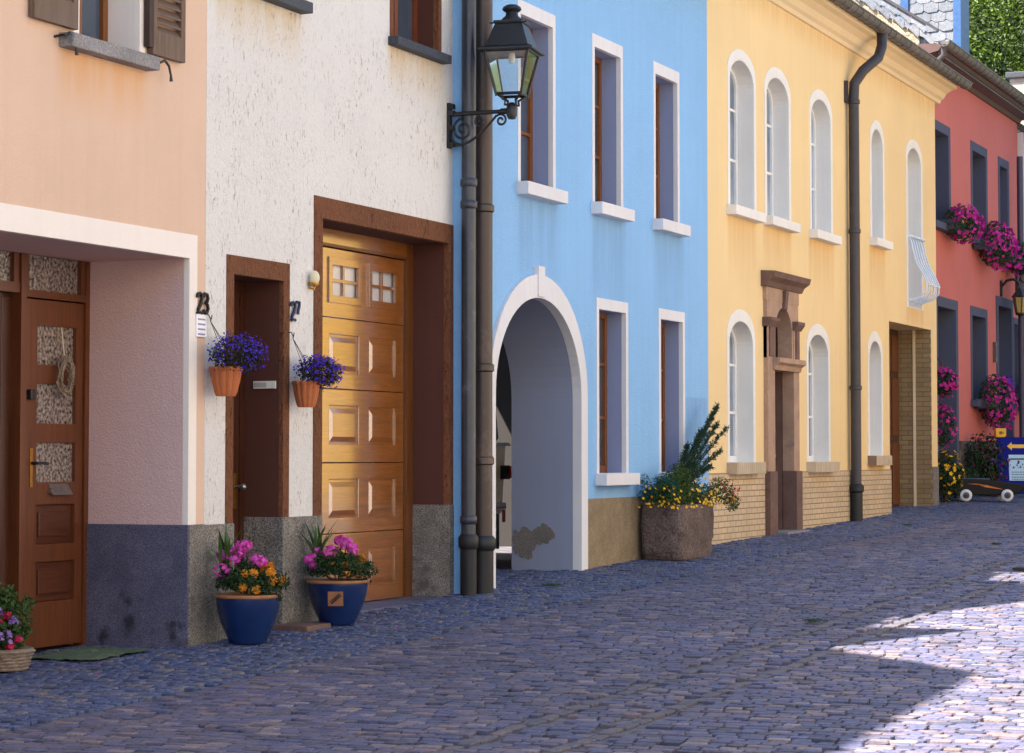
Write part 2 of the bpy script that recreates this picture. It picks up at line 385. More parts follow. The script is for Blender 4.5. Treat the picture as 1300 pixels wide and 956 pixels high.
m_tileroof = brickmat('dark_tile_roof', (.085, .07, .065), (.12, .10, .09), (.03, .03, .03), .24, .2, .6)

# ------------------------------------------------------------------ openings
def rect(y0, y1, z0, z1): return [(y0, z0), (y1, z0), (y1, z1), (y0, z1)]
def arched(y0, y1, z0, zs, zt, n=16):
    cy, h = (y0 + y1) / 2, (y1 - y0) / 2
    return [(y0, z0), (y1, z0)] + [(cy + h * math.cos(PI * k / n), zs + (zt - zs) * math.sin(PI * k / n)) for k in range(n + 1)]
def shape(y0, y1, z0, z1, rise): return arched(y0, y1, z0, z1 - rise, z1) if rise else rect(y0, y1, z0, z1)

def window(root, X, y0, y1, z0, z1, side, top, rec, smat, fmat, pmat, rise=0, cols=2, bars=(), sill=None, fw=.055, proud=.008, rmat=None, label=None):
    iy0, iy1, iz1 = y0 + side, y1 - side, z1 - top
    ir = rise * .85
    outer = shape(y0, y1, z0, z1, rise); inner = shape(iy0, iy1, z0 + .015, iz1, ir)
    wn = part(MB().slab(outer, [inner], X - .045, X + proud), 'window', smat, root, bevel=.003, label=label)
    if rmat is None: rmat = smat
    part(MB().slab(shape(iy0 - .03, iy1 + .03, z0 - .02, iz1 + .03, ir), [shape(iy0 - .002, iy1 + .002, z0 + .013, iz1 + .002, ir)], X - rec - .06, X - .044), 'reveal', rmat, wn)
    fo = shape(iy0 - .01, iy1 + .01, z0, iz1 + .01, ir); fi = shape(iy0 + fw, iy1 - fw, z0 + .015 + fw * 1.3, iz1 - fw, ir * .8)
    mb = MB().slab(fo, [fi], X - rec - .055, X - rec)
    if cols == 2:
        cy = (iy0 + iy1) / 2; mb.box(X - rec - .05, X - rec + .012, cy - fw * .6, cy + fw * .6, z0 + .06, iz1 - .03)
    for b in bars:
        zb = z0 + (iz1 - z0) * b; mb.box(X - rec - .045, X - rec - .006, iy0 + .01, iy1 - .01, zb - .016, zb + .016)
    part(mb, 'frame', fmat, wn, bevel=.006)
    part(MB().slab(shape(iy0, iy1, z0 + .02, iz1, ir), [], X - rec - .038, X - rec - .030), 'pane', pmat, wn)
    if sill:
        sm, th, proj, ext = sill
        part(MB().box(X - rec + .002, X + proj, y0 - ext, y1 + ext, z0 - th, z0 + .012), 'sill', sm, wn, bevel=.008)
    g = .006
    return shape(y0 + g, y1 - g, z0 + g, z1 - g, rise)

def house_shell(root, X, Y0, Y1, ze, holes, wmat, rmat, depth=8.0, pitch=40, over=.35, thick=.5, zb=None, back=None):
    zb = zb if zb is not None else zg(Y0) - .6
    mb = MB().slab(rect(Y0, Y1, zb, ze), holes, X - thick, X)
    xr = X - depth / 2; zr = ze + math.tan(R(pitch)) * depth / 2
    gab = [(X - thick - .001, zb), (X - thick - .001, ze - .02), (X - .05, ze + .02), (xr, zr - .12), (X - depth, ze), (X - depth, zb)]
    mb.prism(gab, Y0 + .002, Y0 + .10); mb.prism(gab, Y1 - .10, Y1 - .002); mb.box(X - depth + .01, X - depth + .3, Y0 + .11, Y1 - .11, zb if back is None else back, ze)
    part(mb, 'wall', wmat, root)
    t = math.tan(R(pitch)); q = .14
    r = [(X + over, ze - t * over), (xr, zr), (X - depth - over, ze - t * over), (X - depth - over, ze - t * over + q), (xr, zr + q * 1.3), (X + over, ze - t * over + q)]
    rf = part(MB().prism(r, Y0 + .003, Y1 - .003), 'roof', rmat, root)
    return rf

def gutter(root, X, Y0, Y1, z, r=.075, mat=None, ribs=.0, name='gutter'):
    mb = MB(); n = 10
    prof = [(X + r * math.cos(a), z + r * math.sin(a)) for a in [PI + PI * k / n for k in range(n + 1)]] + [(X + (r - .008) * math.cos(a), z + (r - .008) * math.sin(a)) for a in [2 * PI - PI * k / n for k in range(n + 1)]]
    mb.prism(prof, Y0, Y1)
    mb.tube([(X + r, Y0, z), (X + r, Y1, z)], .014, 8)
    if ribs:
        y = Y0 + .1
        while y < Y1:
            mb.prism([(X + (r + .008) * math.cos(a), z + (r + .008) * math.sin(a)) for a in [PI + PI * k / n for k in range(n + 1)]], y, y + .03); y += ribs
    return part(mb, name, mat or m_gutter, root)

def collar(mb, x, y, z, r, h=.05): return mb.lathe([(r, -h / 2), (r * 1.18, -h / 3), (r * 1.18, h / 3), (r, h / 2)], (x, y, z), 16)

# ================================================================== PEACH HOUSE
X = -8.3
ph = thing('row_house', 'peach plastered house with shuttered window and deep doorway, leftmost in the row', 'house', (X, 12.0, zg(12)))
Yl, Yr = 9.06, 14.17
aR = 13.95; aL = 11.65; aT = 1.345; xd = -9.11
part(MB().slab([(aL - .1, -2), (aL - .1, 1.51), (14.055, 1.51), (14.055, -.47), (aR, -.47), (aR, aT), (aL, aT), (aL, -2)], [], X - .04, X + .006), 'door_surround', m_peachband, ph, bevel=.003)
wo = window(ph, X, yy(88, X), 13.36, 2.60, 4.0, .07, .1, .24, m_peachband, m_winwood, m_pane, 0, 2, (.5,), None, rmat=m_peachband)
part(MB().box(X - .22, X + .10, 12.36, 13.40, 2.545, 2.635), 'window_sill', m_concsill, ph, bevel=.01)
house_shell(ph, X, Yl, Yr, 5.45, [wo, [(aL - .09, -2.5), (aL - .09, 1.50), (14.045, 1.50), (14.045, -.48), (14.0, -.48), (14.0, -2.5)]], m_peach, m_tileroof, zb=-3)
mb = MB().box(xd - .3, X - .041, aR, aR + .2, -2, aT + .2).box(xd - .3, X - .041, aL - .2, aL, -2, aT + .2).box(xd - .3, X - .041, aL, aR, aT, aT + .2)
part(mb, 'door_recess', m_alcove, ph)
part(MB().box(xd + .002, X + .012, aR - .012, Yr, -2, -.47), 'plinth', m_bluegran, ph, bevel=.006)
part(MB().box(X - .02, X + .018, aR + .004, Yr + .002, -2, -.472), 'plinth', m_graygran, ph, bevel=.004, label='light grey granite corner of the plinth')
# doors
def zd(v, u=75): return zz(u, v, xd)
zbot = zg(13.6) - .01
fr = MB(); yP0, yP1 = yy(22, xd), yy(29, xd); yJ = 13.90
ztr0, ztr1 = zd(372), zd(328); zlt = zd(383)
fr.box(xd - .06, xd + .03, yP0, yP1, zbot, aT)                       # post between the leaves
fr.box(xd - .06, xd + .02, yJ, aR, zbot, aT).box(xd - .06, xd + .02, aL, aL + .06, zbot, aT)
fr.box(xd - .06, xd + .018, yP1, yJ, zlt + .01, ztr0 + .0).box(xd - .06, xd + .018, yP1, yJ, ztr1, aT)
fr.box(xd - .06, xd + .018, aL + .06, yP0, zlt + .03, ztr0 + .04).box(xd - .06, xd + .018, aL + .06, yP0, ztr1, aT)
fr.box(xd - .05, xd + .012, yP1, yP1 + .05, ztr0, ztr1).box(xd - .05, xd + .012, yJ - .05, yJ, ztr0, ztr1).box(xd - .05, xd + .012, yP0 - .06, yP0, ztr0 + .04, ztr1)
dfr = part(fr, 'door_frame', m_door, ph, bevel=.006)
part(MB().box(xd - .03, xd - .02, yP1, yJ, ztr0, ztr1).box(xd - .03, xd - .02, aL, yP0, ztr0 + .03, ztr1), 'pane', m_rough, dfr)
yL0, yL1 = yP1 + .006, yJ - .004
g0, g1 = yy(47, xd), yy(96, xd)
panes = [(zd(464), zd(415)), (zd(538), zd(488)), (zd(612), zd(562))]
pans = [(zd(690), zd(640)), (zd(762), zd(712))]
holes = [rect(g0, g1, a, b) for a, b in panes + pans]
leaf = part(MB().slab(rect(yL0, yL1, zbot + .02, zlt), holes, xd - .05, xd + .005), 'door', m_door, ph, bevel=.005)
mb = MB()
for a, b in pans: mb.box(xd - .045, xd - .02, g0, g1, a, b).box(xd - .03, xd - .006, g0 + .05, g1 - .05, a + .05, b - .05)
part(mb, 'door_panel', m_doorx, leaf, bevel=.01)
mb = MB()
for a, b in panes: mb.box(xd - .03, xd - .022, g0, g1, a, b)
part(mb, 'pane', m_rough, leaf)
hy, hz = yy(40, xd), zd(588, 40)
part(MB().box(xd + .005, xd + .012, hy - .016, hy + .016, hz - .16, hz + .10), 'handle_plate', m_brass, leaf, bevel=.003)
part(MB().tube([(xd + .01, hy, hz), (xd + .055, hy, hz)], .011).tube([(xd + .055, hy - .005, hz), (xd + .06, hy + .06, hz), (xd + .055, hy + .125, hz - .004)], .010), 'handle', m_ironblk, leaf, smooth=True)
part(MB().lathe([(.026, 0), (.026, .02), (.018, .03)], (0, 0, 0), 16).add([], []), 'bell_button', m_ironblk, leaf) if False else None
ky, kz = yy(37, xd), zd(501, 37)
part(MB().box(xd + .005, xd + .04, ky - .03, ky + .03, kz - .035, kz + .035), 'lock', m_ironblk, leaf, bevel=.012)
ly0, ly1 = yy(62, xd), yy(87, xd); lz0, lz1 = zd(628), zd(614)
part(MB().add([(xd + .005, ly0, lz1), (xd + .005, ly1, lz1), (xd + .05, ly1 + .0, lz0), (xd + .05, ly0, lz0), (xd + .004, ly0, lz0 + .02), (xd + .004, ly1, lz0 + .02)], [(0, 1, 2, 3), (0, 3, 4), (1, 5, 2), (3, 2, 5, 4)]), 'letter_flap', m_chrome, leaf)
l2 = part(MB().box(xd - .10, xd - .06, aL + .06, yP0, zbot, zlt + .03).box(xd - .06, xd - .03, yy(3, xd) - .16, yy(6, xd), zbot, zlt + .03).box(xd - .06, xd - .045, yy(9, xd), yP0, zbot, zlt), 'door', m_doordk, ph, bevel=.006, label='darker inner door leaf left of the post')
# shutters with slats
def shutter(y0, y1, z0, z1, solid):
    x0, x1 = X + .012, X + .052; fwid = .055
    zr = z0 + .16
    hs = [rect(y0 + fwid, y1 - fwid, z0 + .06, zr)] if False else []
    s = part(MB().slab(rect(y0, y1, z0, z1), [rect(y0 + fwid, y1 - fwid, zr, z1 - .1)], x0, x1), 'shutter', m_shutter, ph, bevel=.004)
    mb = MB(); z = zr - .01
    while z < z1 - .12:
        mb.add([(x0 + .002, y0 + fwid - .004, z + .045), (x0 + .002, y1 - fwid + .004, z + .045), (x1 - .004, y1 - fwid + .004, z), (x1 - .004, y0 + fwid - .004, z),
                (x0 + .002, y0 + fwid - .004, z + .058), (x0 + .002, y1 - fwid + .004, z + .058), (x1 - .004, y1 - fwid + .004, z + .013), (x1 - .004, y0 + fwid - .004, z + .013)],
               [(0, 1, 2, 3), (7, 6, 5, 4), (0, 4, 5, 1), (2, 6, 7, 3), (0, 3, 7, 4), (1, 5, 6, 2)]); z += .062
    part(mb, 'slats', m_shutter, s)
    return s
s1 = shutter(12.02, 12.50, 2.67, 4.0, 0); s2 = shutter(13.385, 13.80, 2.66, 4.0, 0)
part(MB().box(X + .014, X + .058, 13.33, 13.384, 2.70, 4.0), 'hinge_edge', m_shutin, s2)
for yc, s in ((12.37, s1), (13.50, s2)):
    part(MB().tube([(X, yc - .06, 2.60), (X + .07, yc - .05, 2.61), (X + .075, yc, 2.63), (X + .075, yc + .05, 2.60), (X + .078, yc + .07, 2.54), (X + .078, yc + .075, 2.50)], [.008, .009, .010, .009, .008, .013], 8), 'shutter_catch', m_ironblk, s, smooth=True)
# roof gables over the street side (they cast the toothed shadow on the road)
def roof_gable(root, X, yc, hw, ze, zp, wmat, rmat, back=3.0):
    g = part(MB().prism([(yc - hw, ze - .3), (yc + hw, ze - .3), (yc + hw * .98, ze), (yc, zp), (yc - hw * .98, ze)], X - .25, X - .02, 'x'), 'roof_gable', wmat, root)
    q = .10; sl = (zp - ze) / hw
    part(MB().prism([(yc - hw - .1, ze - sl * .1), (yc, zp), (yc + hw + .1, ze - sl * .1), (yc + hw + .1, ze - sl * .1 + q), (yc, zp + q * 1.3), (yc - hw - .1, ze - sl * .1 + q)], X - back, X + .12, 'x'), 'gable_roof', rmat, g)
    part(MB().box(X - .03, X - .012, yc - .35, yc + .35, ze - .1, ze + .7), 'gable_window', m_pane, g)
    return g
roof_gable(ph, X, 11.85, .95, 5.5, 7.15, m_peach, m_tileroof)
part(MB().box(X - 4.4, X - 3.7, 12.4, 13.2, 6.5, 9.6), 'chimney', m_brickjamb, ph, bevel=.02)
gutter(ph, X + .42, Yl, Yr, 5.2)
lh = thing('row_house', 'tall cream house added out of view before the peach house, shading the foreground', 'house', (X, 1.0, zg(1)))  # unseen, put in so its shadow falls over the near street
house_shell(lh, X, -9, 9.05, 7.95, [rect(k * 3 - 8, k * 3 - 7, z, z + 1.6) for k in range(5) for z in (-.2, 2.6, 5.2)], m_cornice, m_tileroof, zb=-3.5)
for k in range(5):
    for z in (-.2, 2.6, 5.2): part(MB().box(X - .3, X - .25, k * 3 - 8, k * 3 - 7, z, z + 1.6), 'window', m_pane, lh)

# ================================================================== WHITE HOUSE
wh = thing('row_house', 'white scratched plaster house with brown framed garage door and narrow doorway', 'house', (X, 16.2, zg(16.2)))
HW = []
# doorway
dy0, dy1, dT = 14.56, 15.29, 1.28; rD = .31
part(MB().slab([(14.46, -.475), (14.46, 1.415), (15.385, 1.415), (15.385, -.455), (dy1, -.455), (dy1, dT), (dy0, dT), (dy0, -.475)], [], X - .03, X + .008), 'door_surround', m_brown, wh, bevel=.004)
HW.append([(14.466, -2.4), (14.466, 1.41), (15.379, 1.41), (15.379, -2.4)])
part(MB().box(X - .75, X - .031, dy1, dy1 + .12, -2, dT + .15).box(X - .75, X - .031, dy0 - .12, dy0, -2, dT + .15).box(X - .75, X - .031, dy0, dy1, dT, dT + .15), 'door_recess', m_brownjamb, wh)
xw = X - rD
for q_ in ((dy1 - .010, 15.905, -.45), (Yr + .004, dy0 + .01, -.475)): part(MB().box(X - .7, X + .014, q_[0], q_[1], -2, q_[2]), 'plinth', m_graygran, wh, bevel=.006)
df = part(MB().slab([(dy0, -2), (dy0, dT), (dy1, dT), (dy1, -2), (dy1 - .07, -2), (dy1 - .07, dT - .08), (dy0 + .07, dT - .08), (dy0 + .07, -2)], [], xw - .06, xw), 'door_frame', m_doordk, wh, bevel=.006)
zt = zz(310, 365, xw)
dl = part(MB().slab(rect(dy0 + .07, dy1 - .07, zg(15) - .02, dT - .08), [rect(dy1 - .36, dy1 - .20, zz(300, 430, xw), zt - .02)], xw - .055, xw - .014), 'door', m_doordk, wh, bevel=.005)
part(MB().box(xw - .04, xw - .03, dy1 - .37, dy1 - .19, zz(300, 432, xw), zt), 'pane', m_panelight, dl)
hy, hz = dy1 - .13, zz(305, 618, xw)
part(MB().box(xw - .014, xw - .006, hy - .02, hy + .02, hz - .16, hz + .1), 'handle_plate', m_brass, dl, bevel=.003)
part(MB().tube([(xw - .01, hy, hz), (xw + .045, hy, hz)], .012).ball((xw + .06, hy, hz), .026), 'handle', m_chrome, dl, smooth=True)
part(MB().box(X - .02, X + .30, 15.12, 15.50, zg(15.3) - .05, zg(15.3) + .026), 'doorstep', m_sandk, wh, bevel=.012)
# garage
gy0, gy1, gT = 15.905, 18.23, 1.80; rG = .36; xg = X - rG
part(MB().slab([(15.77, -.455), (15.77, 1.965), (18.355, 1.965), (18.355, -.42), (gy1, -.42), (gy1, gT), (gy0, gT), (gy0, -.455)], [], X - .05, X + .010), 'garage_surround', m_brown, wh, bevel=.006)
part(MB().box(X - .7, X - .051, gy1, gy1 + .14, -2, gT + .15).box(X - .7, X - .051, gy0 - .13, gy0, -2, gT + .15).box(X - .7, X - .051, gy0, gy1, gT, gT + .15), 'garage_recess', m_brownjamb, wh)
HW.append([(15.778, -2.4), (15.778, 1.957), (18.347, 1.957), (18.347, -2.4)])
part(MB().box(X - .70, X + .016, gy1 - .012, 18.372, -2, -.415), 'plinth', m_graygran, wh, bevel=.006)
gd1 = 18.10; zTop = 1.655
gf = part(MB().box(xg - .06, xg + .03, gd1, gy1 - .001, -2, gT).box(xg - .06, xg + .03, gy0, gy0 + .03, -2, gT).box(xg - .055, xg + .022, gy0 + .03, gd1, zTop + .008, gT), 'garage_frame', m_garframe, wh, bevel=.006)
part(MB().box(xg + .0, xg + .028, gy0 + .03, gd1, zTop + .03, zTop + .17), 'frame_board', m_garage, gf, bevel=.004)
rows = [(zTop, 1.105), (1.10, .535), (.53, -.055), (-.06, -.62), (-.625, -1.19)]
cols = [(16.02, 16.53), (16.73, 17.25), (17.44, 17.94)]
first = True
holes_g = [rect(a, b, 1.25, 1.555) for a, b in cols]
gdoor = part(MB().slab(rect(gy0 + .03, gd1 - .004, rows[0][1], rows[0][0]), holes_g, xg - .05, xg), 'garage_door', m_garage, wh, bevel=.004)
mb = MB()
for (zt_, zb_) in rows[1:]:
    zc0, zc1 = zt_ - .13, zt_ - .44
    mb.slab(rect(gy0 + .03, gd1 - .004, zb_, zt_), [rect(a, b, zc1, zc0) for a, b in cols], xg - .05, xg)
part(mb, 'door_section', m_garage, gdoor, bevel=.006)
for (zt_, zb_) in rows[1:]:
    zc0, zc1 = zt_ - .13, zt_ - .44
    for a, b in cols:                      # raised and fielded panels
        p0 = [(a - .002, zc1 - .002), (b + .002, zc1 - .002), (b + .002, zc0 + .002), (a - .002, zc0 + .002)]
        o = .022; i = .062
        p = [(a + o, zc1 + o), (b - o, zc1 + o), (b - o, zc0 - o), (a + o, zc0 - o)]; q = [(a + i, zc1 + i), (b - i, zc1 + i), (b - i, zc0 - i), (a + i, zc0 - i)]
        mb = MB().add([(xg - .014, *c) for c in p0] + [(xg - .012, *c) for c in p] + [(xg - .001, *c) for c in q], [(8, 9, 10, 11)] + [(r + k, r + (k + 1) % 4, r + (k + 1) % 4 + 4, r + k + 4) for r in (0, 4) for k in range(4)])
        part(mb, 'raised_panel', m_garage, gdoor)
mb = MB(); pn = MB()
for a, b in cols:
    pn.box(xg - .04, xg - .03, a, b, 1.25, 1.555)
    mb.slab(rect(a - .03, b + .03, 1.22, 1.585), [rect(a + .03, b - .03, 1.28, 1.525)], xg - .012, xg + .014)
    mb.box(xg - .03, xg - .004, (a + b) / 2 - .014, (a + b) / 2 + .014, 1.26, 1.54).box(xg - .03, xg - .006, a + .01, b - .01, 1.39, 1.416)
part(mb, 'glazing_bars', m_garage, gdoor, bevel=.003); part(pn, 'pane', m_frost, gdoor)
part(MB().box(xg - .1, X + .05, gy0 + .03, gy1, zg(17) - .1, zg(17.0) + .004), 'threshold', m_bluegran, wh, bevel=.01)
# upper windows
HW.append(window(wh, X, 13.9 + .42, 15.50, 3.37, 4.6, .05, .1, .18, m_brown, m_redwin, m_pane, 0, 2, (), (m_slatesill, .07, .10, .06), rmat=m_brownjamb))
HW.append(window(wh, X, 17.07, 18.06, 3.37, 4.6, .06, .1, .19, m_brown, m_redwin, m_pane, 0, 2, (), (m_slatesill, .06, .09, .03), rmat=m_brownjamb))
house_shell(wh, X, Yr + .003, 18.372, 5.5, HW, m_white, m_slateroof, zb=-3)
roof_gable(wh, X, 15.2, 2.0, 5.5, 8.5, m_white, m_slateroof)
gutter(wh, X + .42, Yr, 18.3, 5.22)

# ================================================================== BLUE HOUSE
XB = -8.2
bh = thing('row_house', 'sky blue house with arched passage and tall narrow windows in pale bands', 'house', (XB, 21.7, zg(21.7)))
HB = []
for a, b in ((657, 705), (752, 791), (830, 863)):
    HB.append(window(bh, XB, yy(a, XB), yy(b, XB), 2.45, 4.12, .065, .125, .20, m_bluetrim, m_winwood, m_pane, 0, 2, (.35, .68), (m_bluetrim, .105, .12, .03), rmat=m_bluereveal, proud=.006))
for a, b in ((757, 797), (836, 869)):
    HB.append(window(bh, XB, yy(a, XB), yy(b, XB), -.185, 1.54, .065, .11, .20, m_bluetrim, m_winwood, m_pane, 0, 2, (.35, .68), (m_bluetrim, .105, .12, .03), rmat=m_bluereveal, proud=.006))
aY0, aY1 = 18.93, 20.99; oY0, oY1 = 18.80, yy(742, XB)
aZs, aZt, oZt = .55, 1.44, 1.655
def arch_band(y0, y1, zs, zt, n=28): cy, h = (y0 + y1) / 2, (y1 - y0) / 2; return [(cy + h * math.cos(PI * k / n), zs + (zt - zs) * math.sin(PI * k / n)) for k in range(n + 1)]
bo, bi = arch_band(oY0, oY1, aZs, oZt), arch_band(aY0, aY1, aZs, aZt)
mb = MB().slab([(oY1, -2)] + bo + [(oY0, -2), (aY0, -2)] + bi[::-1] + [(aY1, -2)], [], XB - .06, XB + .035)
sur = part(mb, 'arch_surround', m_bluetrim, bh, bevel=.006)
kc = (aY0 + aY1) / 2
part(MB().box(XB - .02, XB + .05, kc - .075, kc + .075, 1.45, 1.73), 'keystone', m_bluetrim, sur, bevel=.006)
xp = XB - .69
lin = [(aY1 + .3, -2), (aY1 + .3, 2.0), (aY0 - .3, 2.0), (aY0 - .3, -2), (aY0, -2)] + bi[::-1] + [(aY1, -2)]
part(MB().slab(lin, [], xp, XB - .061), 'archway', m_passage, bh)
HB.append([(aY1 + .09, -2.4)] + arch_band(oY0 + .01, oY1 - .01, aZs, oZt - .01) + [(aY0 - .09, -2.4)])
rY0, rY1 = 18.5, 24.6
part(MB().box(xp - 7, xp - .001, rY1, rY1 + .2, -2, 2.4).box(xp - 7, xp - .001, rY0 - .2, rY0, -2, 2.4).box(xp - 7.2, xp - 7, rY0, rY1, -2, 2.4).box(xp - 2.6, xp - .001, rY0, rY1, 2.2, 2.4), 'passage_wall', m_passdark, bh)  # ceiling stops short, an added opening for daylight on the car
for q_ in ((rY0, aY0 - .3), (aY1 + .3, rY1)): part(MB().box(xp - .06, xp - .002, *q_, -2, 2.2), 'pier_back', m_bluetrim, bh)  # added white backing that bounces light onto the car
# bare patch where the plaster fell off the passage side
def rough_patch(px):
    return [(yy(u, XB), zz(u, v, XB)) for u, v in px]
pp0 = [(653, 672), (659, 676), (664, 668), (671, 671), (676, 675), (681, 670), (686, 669), (688, 664), (694, 666), (699, 670), (703, 676), (704, 683), (698, 686), (697, 690), (690, 689), (686, 692), (681, 691), (679, 698), (675, 702), (676, 708), (670, 711), (666, 707), (661, 708), (658, 702), (654, 704), (651, 698), (652, 690), (650, 684), (653, 679)]
pp = []
for (u_, v_), (u2_, v2_) in zip(pp0, pp0[1:] + pp0[:1]):
    pp += [(u_, v_), ((u_ + u2_) / 2 + random.uniform(-1.3, 1.3), (v_ + v2_) / 2 + random.uniform(-1.3, 1.3))]
def on_jamb(u, v):                              # same sighting on the passage jamb (plane Y = aY1)
    d = ray(u, v); t = aY1 / d.y; return d.x * t, d.z * t
P = [on_jamb(u, v) for u, v in pp]
part(MB().prism(P, aY1 - .005, aY1 + .02), 'bare_patch', granite('bare_concrete', (.16, .14, .125), (.24, .21, .19), 60, .9, .6), bh)
part(MB().box(XB - .3, XB + .014, oY1 + .002, 24.93, -2, -.415), 'plinth', m_tan, bh, bevel=.006); part(MB().box(XB - .2, XB + .006, 18.31, oY0 - .002, -2, -.43), 'plinth', m_tan, bh, bevel=.006)
house_shell(bh, XB, 18.305, 24.95, 5.6, HB, m_blue, m_slateroof, depth=3.35, zb=-3, back=2.25)  # cut shallow: unseen open court added behind to light the passage
gutter(bh, XB + .42, 18.3, 24.9, 5.33)
# rain pipes at the corner
def pipe(root, mat, x, y, r, z0, z1, joints, foot, mat2, extra=None, label=None):
    p = part(MB().tube([(x, y, foot), (x, y, z1)], r, 18), 'rain_pipe', mat, root, smooth=True, label=label)
    for zj in joints: part(collar(MB(), x, y, zj, r, .075), 'pipe_collar', mat, p, smooth=True)
    f = MB().tube([(x, y, z0), (x, y, foot)], r * 1.12, 18); f.lathe([(r * 1.12, 0), (r * 1.38, .03), (r * 1.38, .10), (r * 1.05, .13)], (x, y, foot - .05), 18)
    part(f, 'pipe_foot', mat2, p, smooth=True)
    return p
x1 = XB + .068; y1 = yy(595, x1); x2 = XB + .095; y2 = yy(613, x2)
pipe(bh, m_greypipe, x1, y1, .062, -1.4, 5.3, [zz(595, v, x1) for v in (232, 260, 660)], zz(595, 690, x1), m_cast, label='grey zinc rain pipe nearest the white house')
pipe(bh, m_brnpipe, x2, y2, .083, -1.4, 5.3, [zz(613, v, x2) for v in (265, 467, 585)], zz(613, 692, x2), m_cast, label='thicker brown rain pipe')
# ================================================================== YELLOW HOUSE
XY = -8.3
yh = thing('row_house', 'long yellow house with white banded round topped windows and sandstone doorway', 'house', (XY, 30.8, zg(30.8)))
HY = []
for i, (a, b, z0, z1) in enumerate(((25.99, 27.10, 2.88, 4.78), (27.46, 28.58, 2.89, 4.79), (29.45, 30.56, 2.90, 4.80), (32.57, 33.39, 3.06, 4.79))):
    HY.append(window(yh, XY, a, b, z0, z1, .085, .135, .20, m_ytrim, m_whitepaint, m_panelight, .30, 2, (.36, .70), (m_ytrim, .10, .12, .04), fw=.04))
HY.append(window(yh, XY, 34.72, 35.78, 2.22, 4.79, .085, .135, .20, m_ytrim, m_whitepaint, m_panelight, .30, 2, (.36, .70), None, label='tall french window with a bulging pale iron railing'))
for a, b, z0, z1 in ((25.93, 27.02, -.09, 1.71), (29.25, 30.37, -.09, 1.71), (32.36, 33.21, -.01, 1.76)):
    HY.append(window(yh, XY, a, b, z0, z1, .085, .14, .20, m_ytrim, m_whitepaint, m_panelight, .32, 2, (.36, .70), (m_bricksill, .125, .13, .02)))
# bulging railing
frw = bpy.data.objects[[o.name for o in yh.children if o.name.startswith('window') and o.get('label')][0]]
prof = [(0.02, 3.28), (.05, 3.2), (.08, 3.05), (.13, 2.88), (.22, 2.72), (.28, 2.58), (.27, 2.46), (.18, 2.37), (.03, 2.33)]
mb = MB()
for k in range(6):
    y = 34.84 + k * (35.66 - 34.84) / 5; mb.tube([(XY + a, y, z) for a, z in prof], .013, 8)
mb.tube([(XY, 34.80, 3.29), (XY + .05, 34.80, 3.29), (XY + .05, 35.70, 3.29), (XY, 35.70, 3.29)], .022, 8).tube([(XY + .02, 34.80, 2.33), (XY + .02, 35.70, 2.33)], .018, 8)
mb.tube([(XY + .29, 34.84, 2.56), (XY + .29, 35.66, 2.56)], .012, 8)
part(mb, 'railing', m_irongate, frw, smooth=True)
# gateway
qy0, qy1, qT = 33.62, 36.24, 1.95
HY.append(rect(qy0, qy1, -2.4, qT))
gw = part(MB().box(XY - 1.6, XY - .502, qy1, qy1 + .2, -2, qT + .2).box(XY - 1.6, XY - .502, qy0 - .2, qy0, -2, qT + .2).box(XY - 1.6, XY - .502, qy0, qy1, qT, qT + .2)
          .box(XY - .50, XY + .004, qy1 - .012, qy1 + .05, -2, qT), 'gateway', m_brickjamb, yh)
part(MB().box(XY - .27, XY - .23, qy1 - .03, qy1 - .011, -1.6, qT), 'guide_rail', m_cornice, gw)
xq = XY - .5
gl = part(MB().box(xq - .06, xq, qy0, qy1 - .01, -1.6, qT), 'gate', m_doordk, yh)
mb = MB()
for k in range(5):
    a = qy0 + .05 + k * .52
    for z0, z1 in ((-.75, .2), (.3, 1.2), (1.3, 1.85)): mb.box(xq, xq + .018, a, a + .44, z0, z1)
part(mb, 'gate_panel', m_door, gl, bevel=.006)
# sandstone doorway
a0, a1 = 27.36, 28.76; o0, o1 = 27.68, 28.50
sd = part(MB().slab(rect(a0, a1, 1.88, 2.05), [], XY - .1, XY + .05).slab(rect(a0 + .02, o0, -.19, 1.64), [], XY - .1, XY + .055).slab(rect(o1, a1 - .02, -.19, 1.64), [], XY - .1, XY + .055), 'door_surround', m_sand, yh, bevel=.01)
for q_ in ((a0, o0), (o1, a1)): part(MB().slab(rect(*q_, -1.5, -.19), [], XY - .1, XY + .085), 'door_plinth', m_sandk, sd, bevel=.01)
HY.append(rect(a0 + .03, a1 - .03, -2.4, 2.03))
part(MB().prism([(XY - .05, 2.04), (XY + .07, 2.04), (XY + .10, 2.10), (XY + .17, 2.15), (XY + .19, 2.22), (XY - .05, 2.235)], a0 - .08, a1 + .08), 'cornice', m_sandk, sd, bevel=.006)
for q_ in ((a0 - .03, o0 + .03), (o1 - .03, a1 + .03)): part(MB().prism([(XY - .05, 1.56), (XY + .07, 1.56), (XY + .12, 1.63), (XY + .12, 1.67), (XY - .05, 1.67)], *q_), 'capital', m_sandk, sd, bevel=.006)
part(MB().slab(rect(a0 + .06, o0 - .06, 1.2, 1.56), [], XY + .05, XY + .075).slab(rect(o1 + .06, a1 - .06, 1.2, 1.56), [], XY + .05, XY + .075), 'pilaster', m_sandk, sd, bevel=.008)
part(MB().prism([(XY - .2, 1.04), (XY + .08, 1.04), (XY + .10, 1.10), (XY + .15, 1.13), (XY + .15, 1.19), (XY - .2, 1.20)], o0 - .10, o1 + .22), 'transom', m_sand, sd, bevel=.006)
part(MB().slab(rect(a0 + .02, a1 - .02, 1.18, 1.885), [arched(o0 + .05, o1 - .05, 1.20, 1.50, 1.82)], XY - .14, XY + .045), 'fanlight_surround', m_sand, sd, bevel=.006)
